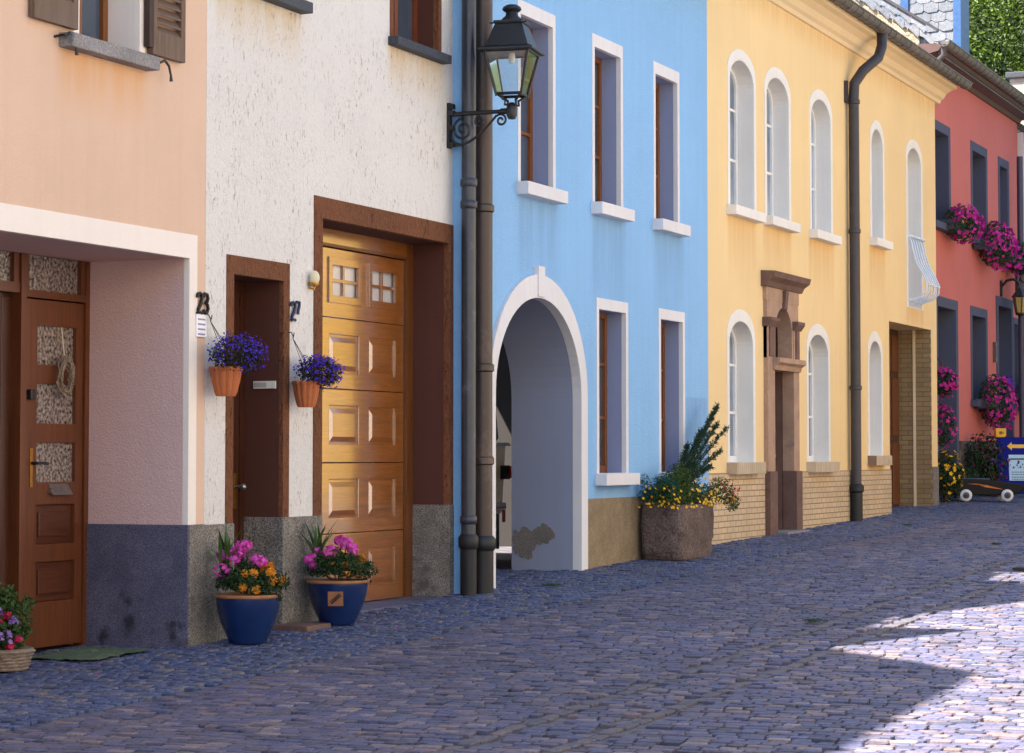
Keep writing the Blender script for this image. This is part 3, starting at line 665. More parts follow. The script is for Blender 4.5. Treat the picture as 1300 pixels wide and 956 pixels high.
part(MB().prism([(XY + .03, 1.78), (XY + .08, 1.80), (XY + .10, 2.03), (XY + .03, 2.03)], 28.03, 28.15), 'keystone', m_sandk, sd, bevel=.006)
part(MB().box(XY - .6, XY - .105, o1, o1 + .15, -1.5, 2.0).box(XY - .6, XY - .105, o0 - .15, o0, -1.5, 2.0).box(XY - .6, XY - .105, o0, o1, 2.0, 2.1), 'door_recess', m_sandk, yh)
xo = XY - .22
dd = part(MB().slab(rect(o0, o1, -1.3, 1.05), [rect(o0 + .1, o1 - .1, -.75, -.1), rect(o0 + .1, o1 - .1, .05, .9)], xo - .05, xo), 'door', m_door, yh, bevel=.005)
part(MB().box(xo - .045, xo - .02, o0 + .09, o1 - .09, -.76, -.09).box(xo - .045, xo - .02, o0 + .09, o1 - .09, .04, .91), 'door_panel', m_doordk, dd, bevel=.006)
part(MB().ball((xo + .03, o1 - .07, 0.0), .03), 'handle', m_brass, dd, smooth=True)
ff = part(MB().slab(arched(o0, o1, 1.19, 1.5, 1.9), [arched(o0 + .11, (o0 + o1) / 2 - .03, 1.25, 1.5, 1.78), arched((o0 + o1) / 2 + .03, o1 - .11, 1.25, 1.5, 1.78)], xo - .04, xo), 'fanlight', m_door, yh)
part(MB().box(xo - .03, xo - .02, o0, o1, 1.2, 1.9), 'pane', m_pane, ff)
part(MB().box(XY - .25, XY + .22, o0 - .05, o1 + .1, zg(28) - .1, zg(28) + .02), 'doorstep', m_concsill, yh, bevel=.012)
# brick base
for y0, y1 in ((24.955, a0 - .004), (a1 + .004, qy0 - .002)):
    part(MB().box(XY - .1, XY + .02, y0, y1, -2, -.195), 'plinth', m_brick, yh)
part(MB().box(XY - .2, XY + .016, qy1 + .05, 36.70, -2, -.17), 'plinth', m_graygran, yh, bevel=.006, label='grey stone foot of the corner beside the gateway')
house_shell(yh, XY, 24.955, 36.70, 5.85, HY, m_yellow, m_slateroof, pitch=27, over=.08, zb=-3)
# cornice with cavetto, gutter, rain pipe
cz = 5.62
part(MB().prism([(XY - .02, cz - .06), (XY + .03, cz - .05), (XY + .045, cz), (XY + .09, cz + .03), (XY + .13, cz + .10), (XY + .22, cz + .155), (XY + .30, cz + .17), (XY + .30, cz + .36), (XY - .02, cz + .36)], 24.96, 36.95), 'cornice', m_cornice, yh)
gutter(yh, XY + .39, 24.95, 37.25, cz + .29, .092, m_gutter, .30)
xk = XY + .10; yk = yy(1085, xk, 300)
p = part(MB().tube([(XY + .37, yk + .55, cz + .22), (XY + .37, yk + .5, cz + .02), (XY + .34, yk + .42, cz - .14), (XY + .2, yk + .12, cz - .36), (xk + .01, yk, cz - .55), (xk, yk, cz - .75), (xk, yk, -.42)], .072, 16), 'rain_pipe', m_dkpipe, yh, smooth=True)
for zj in (cz - .8, 3.05, .92): part(collar(MB(), xk, yk, zj, .072, .07), 'pipe_collar', m_dkpipe, p, smooth=True)
part(MB().tube([(xk, yk, -1.1), (xk, yk, -.45)], .085, 16).lathe([(.085, 0), (.105, .02), (.105, .09), (.075, .12)], (xk, yk, -.5), 16), 'pipe_foot', m_cast, p, smooth=True)
part(MB().box(XY, XY + .05, yk - .14, yk - .085, 4.8, 5.1), 'pipe_bracket', m_dkpipe, p)

# ================================================================== RED HOUSE
XR = -8.65
rh = thing('row_house', 'red house with dark slate window frames and flower boxes at the end of the row', 'house', (XR, 41.5, zg(41.5)))
HR = []
m_slit = m_slatestone
for a, b, z0, z1 in ((37.75, 39.38, 3.80, 5.52), (41.0, 42.42, 3.80, 5.52), (43.40, 44.40, 3.80, 5.52)):
    HR.append(window(rh, XR, a, b, z0, z1, .15, .16, .26, m_slit, m_winwood, m_pane, 0, 2, (.25, .5, .75), (m_slit, .10, .14, .05)))
HR.append(window(rh, XR, 40.86, 42.30, .95, 2.61, .15, .16, .26, m_slit, m_winwood, m_pane, 0, 2, (.5,), (m_slit, .10, .14, .05)))
HR.append(window(rh, XR, 44.72, 45.22, .95, 2.61, .06, .12, .26, m_slit, m_winwood, m_pane, 0, 1, (), (m_slit, .10, .14, .05)))
for a, b, zt_ in ((38.1, 39.80, 2.62), (43.08, 44.62, 2.92)):
    part(MB().slab([(a, -1.2), (a, zt_), (b, zt_), (b, -1.2), (b - .17, -1.2), (b - .17, zt_ - .17), (a + .17, zt_ - .17), (a + .17, -1.2)], [], XR - .5, XR + .02), 'door_surround', m_slit, rh, bevel=.008)
    d_ = part(MB().box(XR - .36, XR - .30, a + .17, b - .17, -1.2, zt_ - .17), 'door', m_doordk, rh)
    part(MB().box(XR - .30, XR - .285, a + .3, b - .3, .9, zt_ - .4), 'pane', m_pane, d_)
    HR.append(rect(a + .006, b - .006, -2.4, zt_ - .006))
for q_ in ((39.806, 43.076), (44.626, 45.28)): part(MB().box(XR - .1, XR + .03, *q_, -1.6, .25), 'plinth', m_fieldstone, rh, bevel=.02)
house_shell(rh, XR, 37.3, 45.3, 6.62, HR, m_red, m_slateroof, depth=9, pitch=33, over=.28, zb=-3)
# sunlit crumbling gable skin with slated verge
gx = lambda k: XR - k
t33 = math.tan(R(33))
ztop = lambda x: 6.87 + .67 * (-8.49 - x)
zlow = lambda x: 6.74 + .52 * (-8.55 - x)
part(MB().prism([(gx(.02), 4.5), (gx(.02), zlow(gx(.02)) + .06), (gx(4.5), zlow(gx(4.5)) + .2), (gx(4.5), 4.5)], 37.27, 37.298), 'gable_plaster', m_gable, rh)
def slate_strip(name, x0, x1, zf, rows, yfront, parent, w=.26, h=.20):
    mb = MB()
    for r_ in range(rows):
        x = x0 + (.13 if r_ % 2 else 0)
        while x > x1:
            a = x; b = x - w
            za, zb_ = zf(a) - r_ * h, zf(b) - r_ * h
            y = yfront - .012 * 1 + .006 * (r_ % 2); tl = random.uniform(.0, .008)
            mb.add([(a - .004, y - tl, za), (b + .004, y - tl, zb_), (b + .004, y - .014 - tl, zb_ - h * .9), (b + w * .3, y - .016 - tl, zb_ - h * 1.15), (a - w * .12, y - .015 - tl, za - h * 1.1), (a - .004, y - .014 - tl, za - h * .9)], [(0, 1, 2, 3, 4, 5)]); x -= w
    s = part(mb, name, m_slate, parent, recalc=False); return s
m_slate = stones('sunlit_slate', [(.13, .15, .18), (.17, .19, .22), (.22, .24, .27), (.15, .16, .19)], .38)
slate_strip('verge_slates', gx(-.1), gx(4.6), lambda x: ztop(x) + .02, 2, 37.25, rh, .24, .14)
part(MB().prism([(-8.36, ztop(-8.36)), (gx(4.5), ztop(gx(4.5))), (gx(4.5), ztop(gx(4.5)) + .05), (-8.36, ztop(-8.36) + .05)], 37.19, 37.32), 'verge_flashing', m_dkpipe, rh)
# soffit, gutter, short pipe
part(MB().prism([(XR - .02, 6.36), (XR + .04, 6.36), (XR + .08, 6.42), (XR + .30, 6.47), (XR + .34, 6.52), (XR + .34, 6.58), (XR - .02, 6.6)], 37.2, 45.35), 'eaves_board', paint('brown_eaves_board', (.085, .045, .042), .6, .2), rh)
gutter(rh, XR + .42, 37.05, 45.9, 6.60, .095, m_gutter, .34)
part(MB().tube([(XR + .40, 37.15, 6.55), (XR + .40, 37.15, 6.38), (XR + .2, 37.2, 6.22), (XR + .07, 37.25, 6.05), (XR + .07, 37.25, 4.6)], .045, 10), 'rain_pipe', m_dkpipe, rh, smooth=True)
# slated dormer with blue corner posts
dY = 40.3; dxf, dxb = XR + .0, XR - 3.0
dm = part(MB().box(dxb, dxf, dY, dY + .60, 6.7, 8.6), 'dormer', m_slateroof, rh)
m_bluepost = paint('blue_dormer_post', (.03, .085, .22), .45, .15)
slate_strip('dormer_slates', dxf - .12, dxb, lambda x: 8.55, 11, dY - .005, dm, .26, .17)
for xx, dd_ in ((dxf, .62), (dxf - .92, .06)):
    part(MB().box(xx - .12, xx + .02, dY - .06, dY + dd_, 6.6, 8.6), 'dormer_post', m_bluepost, dm, bevel=.01)
part(MB().prism([(dxf + .3, 8.55), (dxb, 8.75), (dxb, 8.85), (dxf + .3, 8.65)], dY - .2, dY + .75), 'dormer_roof', m_slateroof, dm)

# ================================================================== far neighbours
nh = thing('row_house', 'pale house past the red one, only a strip of it showing at the right edge', 'house', (-8.55, 50, zg(50)))
house_shell(nh, -8.55, 45.36, 56, 6.2, [rect(47.5, 48.8, .9, 2.6), rect(47.5, 48.8, 3.6, 5.2)], plaster('pale_lilac_plaster', (.72, .70, .74)), m_slateroof, pitch=34, zb=-3)
for q_ in (.9, 3.6): part(MB().box(-8.9, -8.85, 47.5, 48.8, q_, q_ + 1.65), 'window', m_pane, nh)
xx, yv = -8.42, yy(1297, -8.42)
part(MB().tube([(xx, yv, -.6), (xx, yv, 5.6)], .06, 12), 'rain_pipe', paint('dark_violet_pipe', (.07, .06, .10), .45, .2), nh, smooth=True)
gutter(nh, -8.2, 45.4, 56, 6.05, .08, m_gutter, .4)
ch = part(MB().box(-9.0, -8.4, 46.4, 47.2, 6.0, 7.42), 'chimney', brickmat('pale_brick_stack', (.55, .47, .40), (.45, .38, .32), (.25, .2, .17), .22, .07, .8, 'xz'), nh)
part(MB().box(-9.07, -8.33, 46.32, 47.28, 7.42, 7.54), 'chimney_cap', m_slatesill, ch, bevel=.02)

# houses across the street, in full sun (behind the camera's right shoulder)
fronts = [(-14, -4, (.78, .72, .62), 'cream'), (-4, 7, (.82, .79, .74), 'white'), (7, 17, (.80, .70, .52), 'pale yellow'), (17, 24, (.84, .80, .72), 'ivory'), (24, 33, (.84, .74, .60), 'sand coloured'), (33, 39.4, (.95, .59, .03), 'golden'), (39.4, 54, (.10, .07, .06), 'dark brown')]  # unseen golden and dark brown fronts, coloured for the garage door's reflection
for i, (y0, y1, c, nm) in enumerate(fronts):
    XO = 2.6 + .25 * (i % 2)
    r_ = thing('row_house', '%s house across the street with brown shuttered windows' % nm, 'house', (XO, (y0 + y1) / 2, zg((y0 + y1) / 2)), 'houses across the street')
    ze = 6.6 + .5 * ((i * 7) % 3); zb = zg(y0) - .6
    n = int((y1 - y0) / 2.4); hol = []; wn = MB(); sh = MB(); fw_ = MB()
    for k in range(n):
        yc = y0 + (k + .5) * (y1 - y0) / n
        for z0, z1 in ((zg(yc) + .9, zg(yc) + 2.5), (zg(yc) + 3.8, zg(yc) + 5.3)):
            hol.append(rect(yc - .45, yc + .45, z0, z1)); wn.box(XO + .18, XO + .2, yc - .45, yc + .45, z0, z1)
            fw_.slab(rect(yc - .45, yc + .45, z0, z1), [rect(yc - .38, yc - .03, z0 + .07, z1 - .07), rect(yc + .03, yc + .38, z0 + .07, z1 - .07)], XO + .12, XO + .17)
            fw_.box(XO - .1, XO + .15, yc - .52, yc + .52, z0 - .08, z0)
    part(MB().slab(rect(y0 + .01, y1 - .01, zb, ze), hol, XO, XO + .45).box(XO + .45, XO + 8, y0 + .01, y0 + .3, zb, ze).box(XO + .45, XO + 8, y1 - .3, y1 - .01, zb, ze).box(XO + 7.7, XO + 8, y0 + .31, y1 - .31, zb, ze), 'wall', plaster('%s_front' % nm.replace(' ', '_'), c), r_)
    part(wn, 'window', m_pane, r_); part(fw_, 'window_frame', m_whitepaint, r_)
    part(MB().prism([(XO - .35, ze - .1), (XO + 4, ze + 3), (XO + 8.3, ze - .1), (XO + 8.3, ze + .05), (XO + 4, ze + 3.18), (XO - .35, ze + .05)], y0 + .02, y1 - .02), 'roof', m_slateroof, r_)

# ================================================================== ground
def zst(x, Y):
    z = zg(Y)
    if x > -8.3:
        z -= .03 * min(1, (x + 8.3) / 1.2)
        if x > -7.1: z += .03 * math.sin(min(1, (x + 7.1) / 8) * PI) - .0
    return z
def mesh_obj(name, vs, fs, mat, smooth=False, kind='structure'):
    me = bpy.data.meshes.new(name); me.from_pydata(vs, [], fs)
    if smooth: me.polygons.foreach_set('use_smooth', [True] * len(me.polygons))
    me.materials.append(mat); me.update(); o = bpy.data.objects.new(name, me); COL.objects.link(o); o['kind'] = kind; return o
ys = [-80, -40, -20, -10, 0, 5, 8, 11, 13.95, 16, 18.4, 20, 21.4, 24, 28.6, 33.5, 36.6, 45, 55, 70, 100, 200, 400]
xs = [-400, -100, -30, -14, -9.5, -8.3, -7.7, -7.1, -6, -5, -4, -3, -2, -1, 0, 1, 2.6, 10, 30, 100, 400]
gv = [(x, y, zst(x, y) - .02) for y in ys for x in xs]; nx = len(xs)
gf = [(j * nx + i, j * nx + i + 1, (j + 1) * nx + i + 1, (j + 1) * nx + i) for j in range(len(ys) - 1) for i in range(nx - 1)]
s = NT('street_mortar'); tb = s.n.new('ShaderNodeTexBrick'); s.link(s.coord((1, 1, 1)), tb.inputs['Vector'])
for k, v in (('Scale', 1), ('Brick Width', .18), ('Row Height', .12), ('Mortar Size', .012)): tb.inputs[k].default_value = v
tb.inputs['Color1'].default_value = (.10, .10, .14, 1); tb.inputs['Color2'].default_value = (.15, .14, .17, 1); tb.inputs['Mortar'].default_value = (.05, .045, .05, 1)
gm = s.out(s.mix(s.ramp(s.noise(3, 5, .6), [(.35, .5), (.65, 0)]), tb.outputs['Color'], (.05, .05, .055)), .85, s.bump(tb.outputs['Fac'], .3, .01))
mesh_obj('ground', gv, gf, gm)

def cobbles(name, cells, mat, crown=.010):
    vs = []; fs = []
    for (cx, cy, lx, ly, dz) in cells:
        hx, hy = lx / 2, ly / 2; z = zst(cx, cy) + dz
        tx, ty = random.gauss(0, .007), random.gauss(0, .009) + (zg(cy + .1) - zg(cy - .1)) / .2
        rot = random.gauss(0, .022); cr, sr = math.cos(rot), math.sin(rot)
        o = len(vs); corner = []
        for sx, sy in ((-1, -1), (1, -1), (1, 1), (-1, 1)):
            corner.append((sx * hx * random.uniform(.86, 1.02), sy * hy * random.uniform(.80, 1.03)))
        c8 = []
        for k in range(4):
            a, b = corner[k], corner[(k + 1) % 4]
            c8.append((a[0] * .93, a[1] * .93)); m = ((a[0] + b[0]) / 2 * random.uniform(.98, 1.06), (a[1] + b[1]) / 2 * random.uniform(.98, 1.06)); c8.append(m)
        for sc, dz_ in ((1.0, -.04), (.99, -crown * 1.1), (.90, .0)):
            for a, b in c8:
                a2, b2 = a * sc, b * sc; x = a2 * cr - b2 * sr; y = a2 * sr + b2 * cr
                vs.append((cx + x, cy + y, z + dz_ + tx * a2 + ty * b2 + (crown * random.uniform(.6, 1.1) - crown if dz_ == 0 else 0)))
        vs.append((cx, cy, z + crown * .15)); q = o + 24
        for r_ in (0, 8):
            for k in range(8): fs.append((o + r_ + k, o + r_ + (k + 1) % 8, o + r_ + 8 + (k + 1) % 8, o + r_ + 8 + k))
        for k in range(8): fs.append((o + 16 + k, o + 16 + (k + 1) % 8, q))
    return mesh_obj(name, vs, fs, mat, False)

m_road = stones('road_setts', [(.070, .078, .155), (.10, .105, .205), (.15, .115, .15), (.045, .05, .09), (.09, .098, .195), (.125, .115, .205), (.24, .17, .16), (.075, .085, .172), (.105, .11, .215), (.055, .06, .108), (.13, .12, .185), (.30, .24, .25)], .62)
m_pav = stones('pavement_cubes', [(.042, .068, .165), (.066, .10, .225), (.098, .12, .22), (.028, .042, .095), (.055, .084, .205), (.08, .108, .22), (.18, .16, .165), (.048, .075, .18), (.072, .10, .21)], .60)
m_course = stones('edge_course', [(.10, .095, .13), (.135, .12, .135), (.09, .088, .12)], .7)
cells = []; y = 8.6; strips = [(-4.12, .09), (-4.62, .09)]
while y < 44:
    d = random.uniform(.070, .092) if y < 24 else random.uniform(.10, .13); x = -7.05 + random.uniform(-.03, .0)
    x1_ = -.20 * y + 2.2
    while x < x1_:
        L = random.uniform(.085, .15) if y < 24 else random.uniform(.12, .19); cx = x + L / 2
        if not any(abs(cx - a) < b * .5 + .035 for a, b in strips):
            wob = .05 * math.sin(cx * 1.3 + y * .4) + .03 * math.sin(cx * 3.1 - y) + random.gauss(0, .003)
            cells.append((cx, y + wob, L - .006, d - .006, random.gauss(0, .0016) - (.014 if random.random() < .05 else 0)))
        x += L
    y += d
cobbles('road', cells, m_road, .0028)
cells = []; y = 8.6
while y < 46:
    d = random.uniform(.062, .082) if y < 26 else .12; x = -8.30 + random.uniform(0, .04)
    if 11.7 < y < 13.9: x = -9.05
    if 18.95 < y < 20.95: x = -12.5
    if 33.7 < y < 36.2: x = -8.78
    if y > 36.8: x = -8.6
    while x < -7.17:
        L = random.uniform(.065, .095); cx = x + L / 2
        ar = .06 * math.sin((cx + 8.3) / 1.15 * PI) + random.gauss(0, .006)
        cells.append((cx, y + ar, L - .006, d - .006, random.gauss(0, .003))); x += L
    y += d
cobbles('pavement', cells, m_pav, .004)
cells = []
for xs_, wd in ((-7.11, .09), (-4.12, .075), (-4.62, .075)):
    y = 8.6
    while y < 44:
        L = random.uniform(.13, .24); cells.append((xs_ + random.gauss(0, .005) + .02 * math.sin(y * .5), y + L / 2, wd, L - .010, random.gauss(.0, .003) - (.012 if xs_ < -7 else .002))); y += L
cobbles('kerb_course', cells, m_course, .005)

# ================================================================== wooded hill
def hillz(x, y): return -1 + max(0, (y - 62)) * .42 + max(0, (-x - 30)) * .08 + 1.6 * noise.noise(Vector((x * .04, y * .04, 0)))
hv = []; N = 34
for j in range(N):
    for i in range(N):
        x = -110 + 130 * i / (N - 1); y = 62 + 110 * j / (N - 1); hv.append((x, y, hillz(x, y)))
hf = [(j * N + i, j * N + i + 1, (j + 1) * N + i + 1, (j + 1) * N + i) for j in range(N - 1) for i in range(N - 1)]
mesh_obj('hill', hv, hf, granite('hill_soil', (.03, .05, .012), (.05, .07, .02), 3, .9), True)
m_wood = leafmat('wood_leaves', (.010, .030, .004), (.075, .13, .012), .55, .25)
tw_ = m_wood.node_tree; gw_ = [n for n in tw_.nodes if n.type == 'VALTORGB'][0]
nw_ = tw_.nodes.new('ShaderNodeTexNoise'); nw_.inputs['Scale'].default_value = .55; nw_.inputs['Detail'].default_value = 3
cw_ = tw_.nodes.new('ShaderNodeTexCoord'); tw_.links.new(cw_.outputs['Object'], nw_.inputs['Vector'])
rmp_ = tw_.nodes.new('ShaderNodeValToRGB'); tw_.links.new(nw_.outputs['Fac'], rmp_.inputs[0]); rmp_.color_ramp.elements[0].position = .38; rmp_.color_ramp.elements[0].color = (.12, .16, .2, 1); rmp_.color_ramp.elements[1].position = .60; rmp_.color_ramp.elements[1].color = (1.7, 1.5, 1.0, 1)  # paints sunlit warm and shaded cool clumps into the leaf colour
mw_ = tw_.nodes.new('ShaderNodeMix'); mw_.data_type = 'RGBA'; mw_.blend_type = 'MULTIPLY'; mw_.inputs[0].default_value = 1
tw_.links.new(gw_.outputs[0], mw_.inputs[6]); tw_.links.new(rmp_.outputs[0], mw_.inputs[7])
for l_ in list(gw_.outputs[0].links):
    if l_.to_node != mw_: s_ = l_.to_socket; tw_.links.remove(l_); tw_.links.new(mw_.outputs[2], s_)
mb = MB()
for k in range(120):
    y = 86 + 56 * (k / 150) + random.uniform(-3, 3); u = random.uniform(1195, 1330); d = ray(u, 100); x = d.x / d.y * y
    z = hillz(x, y); rr = random.uniform(1.5, 3.0)
    nl = 640
    for c in range(7):
        cc = Vector((x + random.gauss(0, rr * .5), y + random.gauss(0, rr * .5), z + rr * random.uniform(.3, 1.7))); r2 = rr * random.uniform(.35, .6)
        for q in range(nl // 4):
            dv = Vector((random.gauss(0, 1), random.gauss(0, 1), random.gauss(.25, 1))).normalized()
            mb.leaf(cc + dv * r2 * random.uniform(.75, 1.05), dv + Vector((random.gauss(0, .5), random.gauss(0, .5), random.gauss(.3, .5))), random.uniform(.13, .26), random.uniform(.09, .18))
o = mesh_obj('hillside_wood', mb.v, mb.f, m_wood, False, 'stuff'); o['label'] = 'sunlit green wood on the hillside above the roofs'; o['category'] = 'wood'
# ================================================================== street lamp on its wall bracket
Xw = -8.3
lz = 2.90; lx = -7.71; ly = 18.21
lamp = thing('street_lamp', 'black four sided street lantern on a scrolled bracket beside the rain pipes', 'street lamp', (Xw, ly, lz))
zp0, zp1 = zz(577, 190, Xw + .02), zz(577, 133, Xw + .02)
bk = MB().box(Xw, Xw + .028, ly - .03, ly + .025, zp0, zp1)
for z in (zp0 + .03, zp0 + .17, lz + .01, zp1 - .03): bk.box(Xw + .026, Xw + .06, ly - .03, ly + .02, z - .02, z + .02)
bk.tube([(Xw + .02, ly, lz), (lx - .03, ly, lz)], [.020, .017], 10)
bk.tube([(lx - .10, ly, lz), (lx - .02, ly, lz)], .026, 12)
def spiral(cx, cz, r0, r1, a0, turns, n=26): return [(cx + (r0 + (r1 - r0) * t / n) * math.cos(a0 + turns * 2 * PI * t / n), ly, cz + (r0 + (r1 - r0) * t / n) * math.sin(a0 + turns * 2 * PI * t / n)) for t in range(n + 1)]
bk.tube(spiral(Xw + .14, lz - .135, .10, .018, PI * .5, 1.6), .011, 8)
bk.tube([(Xw + .05, ly, lz - .24)] + [(Xw + .12 + .33 * t, ly, lz - .265 + .235 * t ** 1.6) for t in [k / 10 for k in range(11)]], .011, 8)
bk.tube(spiral(lx - .10, lz - .075, .055, .012, PI * .75, -1.4), .010, 8)
bk.tube(spiral(Xw + .30, lz - .075, .055, .012, PI * .5, 1.3), .010, 8)
bk.tube([(Xw + .03, ly, lz - .20), (Xw + .075, ly, lz - .27), (Xw + .13, ly, lz - .262)], .012, 8)
part(bk, 'bracket', m_ironblk, lamp, smooth=True)
part(MB().lathe([(.0, -.075), (.03, -.07), (.045, -.04), (.047, .02), (.036, .05), (.02, .07)], (lx, ly, lz), 18), 'socket', m_ironblk, lamp, smooth=True)
rot = R(8)
def lp(a, b, z): return (lx + a * math.cos(rot) - b * math.sin(rot), ly + a * math.sin(rot) + b * math.cos(rot), z)
zb, zs_, zt2 = 3.035, 3.40, 3.66
hb, hs = .105, .20
mb = MB()
for sx, sy in ((-1, -1), (1, -1), (1, 1), (-1, 1)):
    mb.tube([(lx, ly, lz + .04), lp(sx * .05, sy * .05, lz + .05), lp(sx * .045, sy * .045, lz + .085), lp(sx * (hb + .0), sy * (hb + .0), zb)], .011, 8)
    mb.tube([lp(sx * hb, sy * hb, zb - .02), lp(sx * (hs - .012), sy * (hs - .012), zs_)], .012, 6)
q = [(-1, -1), (1, -1), (1, 1), (-1, 1), (-1, -1)]
mb.tube([lp(a * hb, b * hb, zb) for a, b in q], .014, 6).tube([lp(a * (hs - .012), b * (hs - .012), zs_ - .012) for a, b in q], .015, 6)
part(mb, 'lantern_frame', m_ironblk, lamp)
gp = MB()
for k in range(4):
    (a, b), (c, d) = q[k], q[k + 1]; i = .985
    gp.add([lp(a * hb * i, b * hb * i, zb), lp(c * hb * i, d * hb * i, zb), lp(c * (hs - .014) * i, d * (hs - .014) * i, zs_ - .01), lp(a * (hs - .014) * i, b * (hs - .014) * i, zs_ - .01)], [(0, 1, 2, 3)])
part(gp, 'lantern_glass', clear_glass('lantern_glass'), lamp, recalc=False)
ho = hs + .035; ht = .115
rv = [lp(a * ho, b * ho, zs_ - .012) for a, b in q[:4]] + [lp(a * ho, b * ho, zs_ + .008) for a, b in q[:4]] + [lp(a * hs * .93, b * hs * .93, zs_ + .03) for a, b in q[:4]] + [lp(a * ht, b * ht, zt2 - .03) for a, b in q[:4]] + [lp(a * ht * 1.12, b * ht * 1.12, zt2 - .025) for a, b in q[:4]] + [lp(a * ht * 1.12, b * ht * 1.12, zt2 - .008) for a, b in q[:4]]
rf_ = [(0, 3, 2, 1)]
for r_ in range(5):
    for k in range(4): rf_.append((r_ * 4 + k, r_ * 4 + (k + 1) % 4, r_ * 4 + 4 + (k + 1) % 4, r_ * 4 + 4 + k))
rf_.append((20, 21, 22, 23))
part(MB().add(rv, rf_), 'lantern_hood', m_ironblk, lamp, bevel=.004)
part(MB().lathe([(.10, 0), (.085, .03), (.055, .055), (.05, .085), (.07, .095), (.082, .11), (.075, .13), (.045, .148), (.0, .155)], (lx, ly, zt2 - .012), 20), 'lantern_cap', m_ironblk, lamp, smooth=True)
part(MB().tube([lp(-.16, -.12, zt2 - .03), lp(.16, -.12, zt2 - .03)], .008, 6).tube([lp(.12, -.16, zt2 - .03), lp(.12, .16, zt2 - .03)], .008, 6), 'hood_rail', m_ironblk, lamp)
part(MB().lathe([(.022, 0), (.03, .04), (.025, .09), (.0, .11)], (lx, ly, zs_ - .10), 12), 'bulb', paint('white_bulb', (.8, .8, .78), .2), lamp, smooth=True)

# ================================================================== numbers, notices and small fittings on the walls
m_num = paint('black_iron_number', (.035, .025, .02), .35, .2, 30, .5)
m_numb = paint('blue_black_number', (.03, .04, .085), .3, .2, 30, .4)
def two(x, y, z, h):        # a forged figure two
    w_ = h * .5; return [(x, y, z + h * .78), (x, y + w_ * .15, z + h * .95), (x, y + w_ * .5, z + h), (x, y + w_ * .85, z + h * .92), (x, y + w_ * .95, z + h * .72), (x, y + w_ * .7, z + h * .45), (x, y + w_ * .2, z + h * .15), (x, y + .0, z), (x, y + w_ * .55, z + .004), (x, y + w_, z)]
def three(x, y, z, h):
    w_ = h * .5; return [(x, y, z + h * .85), (x, y + w_ * .3, z + h), (x, y + w_ * .75, z + h * .97), (x, y + w_ * .95, z + h * .78), (x, y + w_ * .75, z + h * .58), (x, y + w_ * .4, z + h * .53), (x, y + w_ * .8, z + h * .46), (x, y + w_, z + h * .25), (x, y + w_ * .75, z + h * .04), (x, y + w_ * .35, z), (x, y, z + h * .13)]
def seven(x, y, z, h):
    w_ = h * .5; return [(x, y, z + h * .9), (x, y, z + h), (x, y + w_, z + h), (x, y + w_ * .95, z + h * .7), (x, y + w_ * .6, z + h * .3), (x, y + w_ * .5, z)]
nz = zz(250, 397, Xw)
solo(MB().tube(two(Xw + .018, 14.035, nz, .135), .0125, 8).tube(three(Xw + .018, 14.115, nz, .135), .0125, 8), 'house_number', m_num, 'black iron figures 23 on the cream band above the little white notice', 'house number', (Xw, 14.09, nz), smooth=True)
nz = zz(368, 406, Xw)
solo(MB().tube(two(Xw + .018, 15.385, nz, .13), .0125, 8).tube(seven(Xw + .018, 15.47, nz + .045, .09), .0115, 8), 'house_number', m_numb, 'blue black iron figures 27 between the narrow doorway and the garage', 'house number', (Xw, 15.45, nz), smooth=True)
n0, n1 = zz(254, 428, Xw), zz(254, 399, Xw)
nt_ = thing('notice', 'small white notice with four lines under the number 23', 'notice', (Xw, 14.1, n0))
part(MB().box(Xw + .006, Xw + .016, 14.03, 14.165, n0, n1), 'notice_plate', paint('white_enamel', (.78, .79, .84), .3), nt_, bevel=.002)
tl = MB()
for k in range(4):
    z = n1 - .035 - k * .034; yq = 14.05
    while yq < 14.145: wq = random.uniform(.008, .018); tl.box(Xw + .0155, Xw + .0168, yq, min(yq + wq, 14.148), z - .007, z + .005); yq += wq + .004
part(tl, 'printed_lines', paint('violet_print', (.16, .12, .36), .5), nt_)
# cream alarm lamp, bell plate
az = zz(392, 364, Xw)
al = thing('alarm_lamp', 'cream coloured wall lamp left of the garage door frame', 'wall lamp', (Xw, 15.70, az))
part(MB().ball((Xw + .045, 15.70, az + .065), .045, (.9, .85, 1.25), 14, 10), 'lamp_shade', paint('cream_plastic', (.72, .62, .42), .35), al, smooth=True)
part(MB().lathe([(.03, 0), (.04, .02), (.04, .03)], (Xw + .04, 15.70, az), 14).tube([(Xw, 15.69, az - .01), (Xw + .05, 15.69, az - .02), (Xw + .05, 15.70, az + .01)], .008), 'lamp_holder', m_brass, al, smooth=True)
bz = .52
bt = thing('bell_plate', 'white doorbell plate on the brown side of the narrow doorway', 'doorbell', (Xw - .15, 15.29, bz))
part(MB().box(Xw - .235, Xw - .05, 15.272, 15.288, bz - .028, bz + .028), 'plate', paint('white_bell_plastic', (.72, .69, .63), .35), bt, bevel=.004)
part(MB().box(Xw - .225, Xw - .12, 15.268, 15.272, bz - .016, bz + .016), 'name_card', paint('grey_card', (.42, .41, .38), .5), bt)
